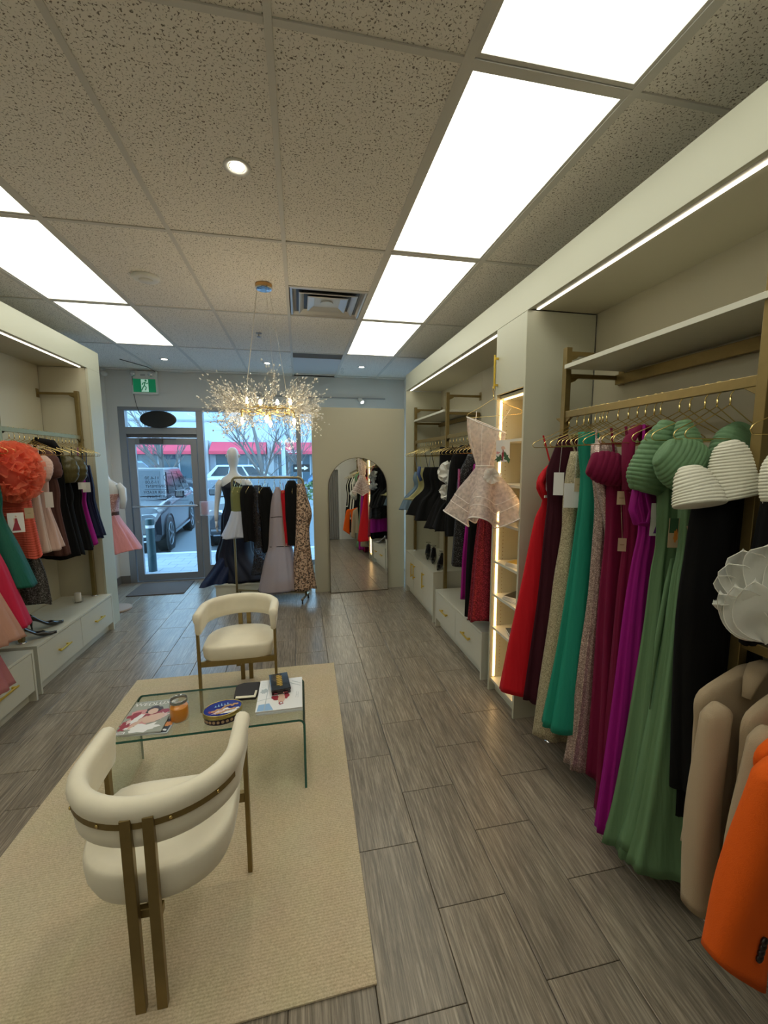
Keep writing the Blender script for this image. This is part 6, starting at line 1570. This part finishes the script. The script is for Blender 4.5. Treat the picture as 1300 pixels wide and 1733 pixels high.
# building across
b = thing('shop_building', 'long pale building with red awnings across the road', 'building', (-4, 27, -.1))
BW = mat('pale_render', (.46, .52, .58), .8); BG = mat('far_window', (.10, .16, .20), .15)
O('facade', MB().box(-22, 14, 26, 34, -.1, 5.6), BW, b)
O('parapet', MB().box(-22.1, 14.1, 25.9, 34.1, 5.6, 5.8).box(-22, 14, 25.93, 26, 4.1, 4.2), mat('parapet_grey', (.30, .36, .42), .7), b)
AW = mat('awning_red', (.62, .05, .09), .6)
for k, (x0, x1) in enumerate(((-13.2, -10.2), (-9.2, -5.55), (-5.0, -1.9), (-1.45, .8), (1.3, 4.2), (5, 8))):
    O('awning', MB().prism([(25.98, 2.92), (25.0, 2.38), (25.0, 2.2), (25.98, 2.2)], x0, x1, 'x'), AW, b)
    w_ = O('shop_window', MB().box(x0+.15, x1-.15, 25.95, 25.99, .55, 2.15), BG, b)
    n = 3
    for q in range(n+1):
        x = x0+.15+(x1-x0-.3)*q/n; O('mullion', MB().box(x-.04, x+.04, 25.90, 25.96, .5, 2.15), BW, w_)
    O('pier', MB().box(x1+.05, x1+.40, 25.6, 26, -.1, 3.0), mat('stone_pier', (.40, .42, .43), .8), b)
text('AREDDY', .34, mat('sign_navy', (.05, .08, .20), .5), b, frame_M((-7.3, 25.94, 2.02), (1, 0, 0), (0, 0, 1)), depth=.02).name = 'shop_lettering'
text('studio', .30, mat('sign_white_paint', (.9, .9, .9), .5), b, frame_M((-.5, 24.98, 2.36), (1, 0, 0), (0, 0, 1)), depth=.02).name = 'shop_lettering'
struct('retaining_wall', MB().box(-22, 14, 18.2, 18.5, -.1, .62), mat('low_wall', (.34, .37, .40), .8))
def hedge(x, y, w_, h_, seed, lab):
    rnd = random.Random(seed); mb = MB()
    for k in range(420):
        a = rnd.random()*2*PI; e = rnd.random()*PI/2; r = .75+.3*rnd.random()
        p_ = Vector((x+w_*r*cos(a)*cos(e), y+.5*r*sin(a)*cos(e), .5+h_*r*sin(e)))
        q = Vector((rnd.random()-.5, rnd.random()-.5, rnd.random()-.5)).normalized()*.07; s = q.orthogonal().normalized()*.05
        mb.add([p_-q, p_+s, p_+q, p_-s], [(0, 1, 2, 3)])
    t_ = thing('shrub', lab, 'shrub', (x, y, -.1))
    O('foliage', mb, mat('hedge_leaf', (.10, .16, .05), .7, vary=.4, vscale=8), t_)['kind'] = 'stuff'
    O('stems', MB().tube([(x, y, -.1), (x, y, .6)], .04, 6).tube([(x, y, .3), (x+w_*.5, y, .8)], .02, 5), mat('bark', (.16, .14, .13), .9), t_)
hedge(-7.7, 19.6, .9, .55, 1, 'small green shrub behind the low wall seen through the door')
hedge(.6, 14, .7, .6, 2, 'green shrub outside at the right part of the window')
BARK = MATS['bark']
def tree(x, y, h, seed, lab, r0_=.10, spread=.55):
    rnd = random.Random(seed); mb = MB(); tw = MB()
    def br(p_, d, L, r, lev):
        k = 4 if lev < 2 else 3; pts_ = [p_]; dd = d.copy()
        for i in range(k):
            dd = (dd+Vector((rnd.uniform(-1, 1), rnd.uniform(-1, 1), rnd.uniform(-.3, .6)))*.13).normalized(); pts_.append(pts_[-1]+dd*L/k)
        (mb if lev < 2 else tw).tube(pts_, [r*(1-.5*i/k) for i in range(k+1)], 6 if lev < 2 else 3)
        if lev >= 4: return
        for i in range([9, 5, 4, 3][lev]):
            j = rnd.randint(1 if lev else 2, k); base = pts_[j-1]+(pts_[j]-pts_[j-1])*rnd.random()
            a = rnd.random()*2*PI
            nd = (dd*.65+Vector((cos(a), sin(a), .35))*spread).normalized()
            br(base, nd, L*rnd.uniform(.42, .62), r*.45, lev+1)
    br(Vector((x, y, -.1)), Vector((0, 0, 1)), h, r0_, 0)
    t_ = thing('bare_tree', lab, 'tree', (x, y, -.1))
    O('trunk', mb, BARK, t_); O('twigs', tw, BARK, t_)['kind'] = 'stuff'
tree(-1.15, 14.2, 3.6, 3, 'bare tree outside rising behind the mannequin head', .09)
tree(-5.4, 18.9, 3.4, 4, 'bare tree outside seen through the glass door', .11)
tree(1.1, 13.2, 3.6, 5, 'bare tree outside at the right end of the window', .08)
tree(-9.8, 17.0, 3.2, 6, 'bare tree outside far left behind the door frame', .08)
tree(.1, 19.5, 3.2, 7, 'distant bare tree below the awnings, right of the mannequin', .06)
tree(-.6, 21.5, 2.2, 8, 'short twiggy bare tree in the planting strip across the road', .05)
t = thing('lamp_post', 'pale street pole rising outside in the middle of the window', 'pole', (-.62, 17.0, -.1))
O('pole', MB().tube([(-.62, 17, -.1), (-.62, 17, 5.2)], [.09, .06], 12), mat('pole_grey', (.42, .48, .54), .5), t)
O('base', MB().lathe([(.16, -.1), (.16, .25), (.10, .30)], 16, (-.62, 17, 0)), MATS['pole_grey'], t)
t = thing('street_sign', 'small black and white arrow sign on a post outside near the right of the window', 'sign', (.05, 12.0, -.1))
O('post', MB().tube([(.05, 12, -.1), (.05, 12, 1.75)], .025, 8), MATS['pole_grey'], t)
O('plate', MB().box(-.18, .28, 11.95, 11.965, 1.45, 1.66), DARK, t)
O('arrow', MB().prism([(-.14, 1.53), (.12, 1.53), (.12, 1.49), (.24, 1.555), (.12, 1.62), (.12, 1.58), (-.14, 1.58)], 11.94, 11.95, 'y'), I_WH, t)
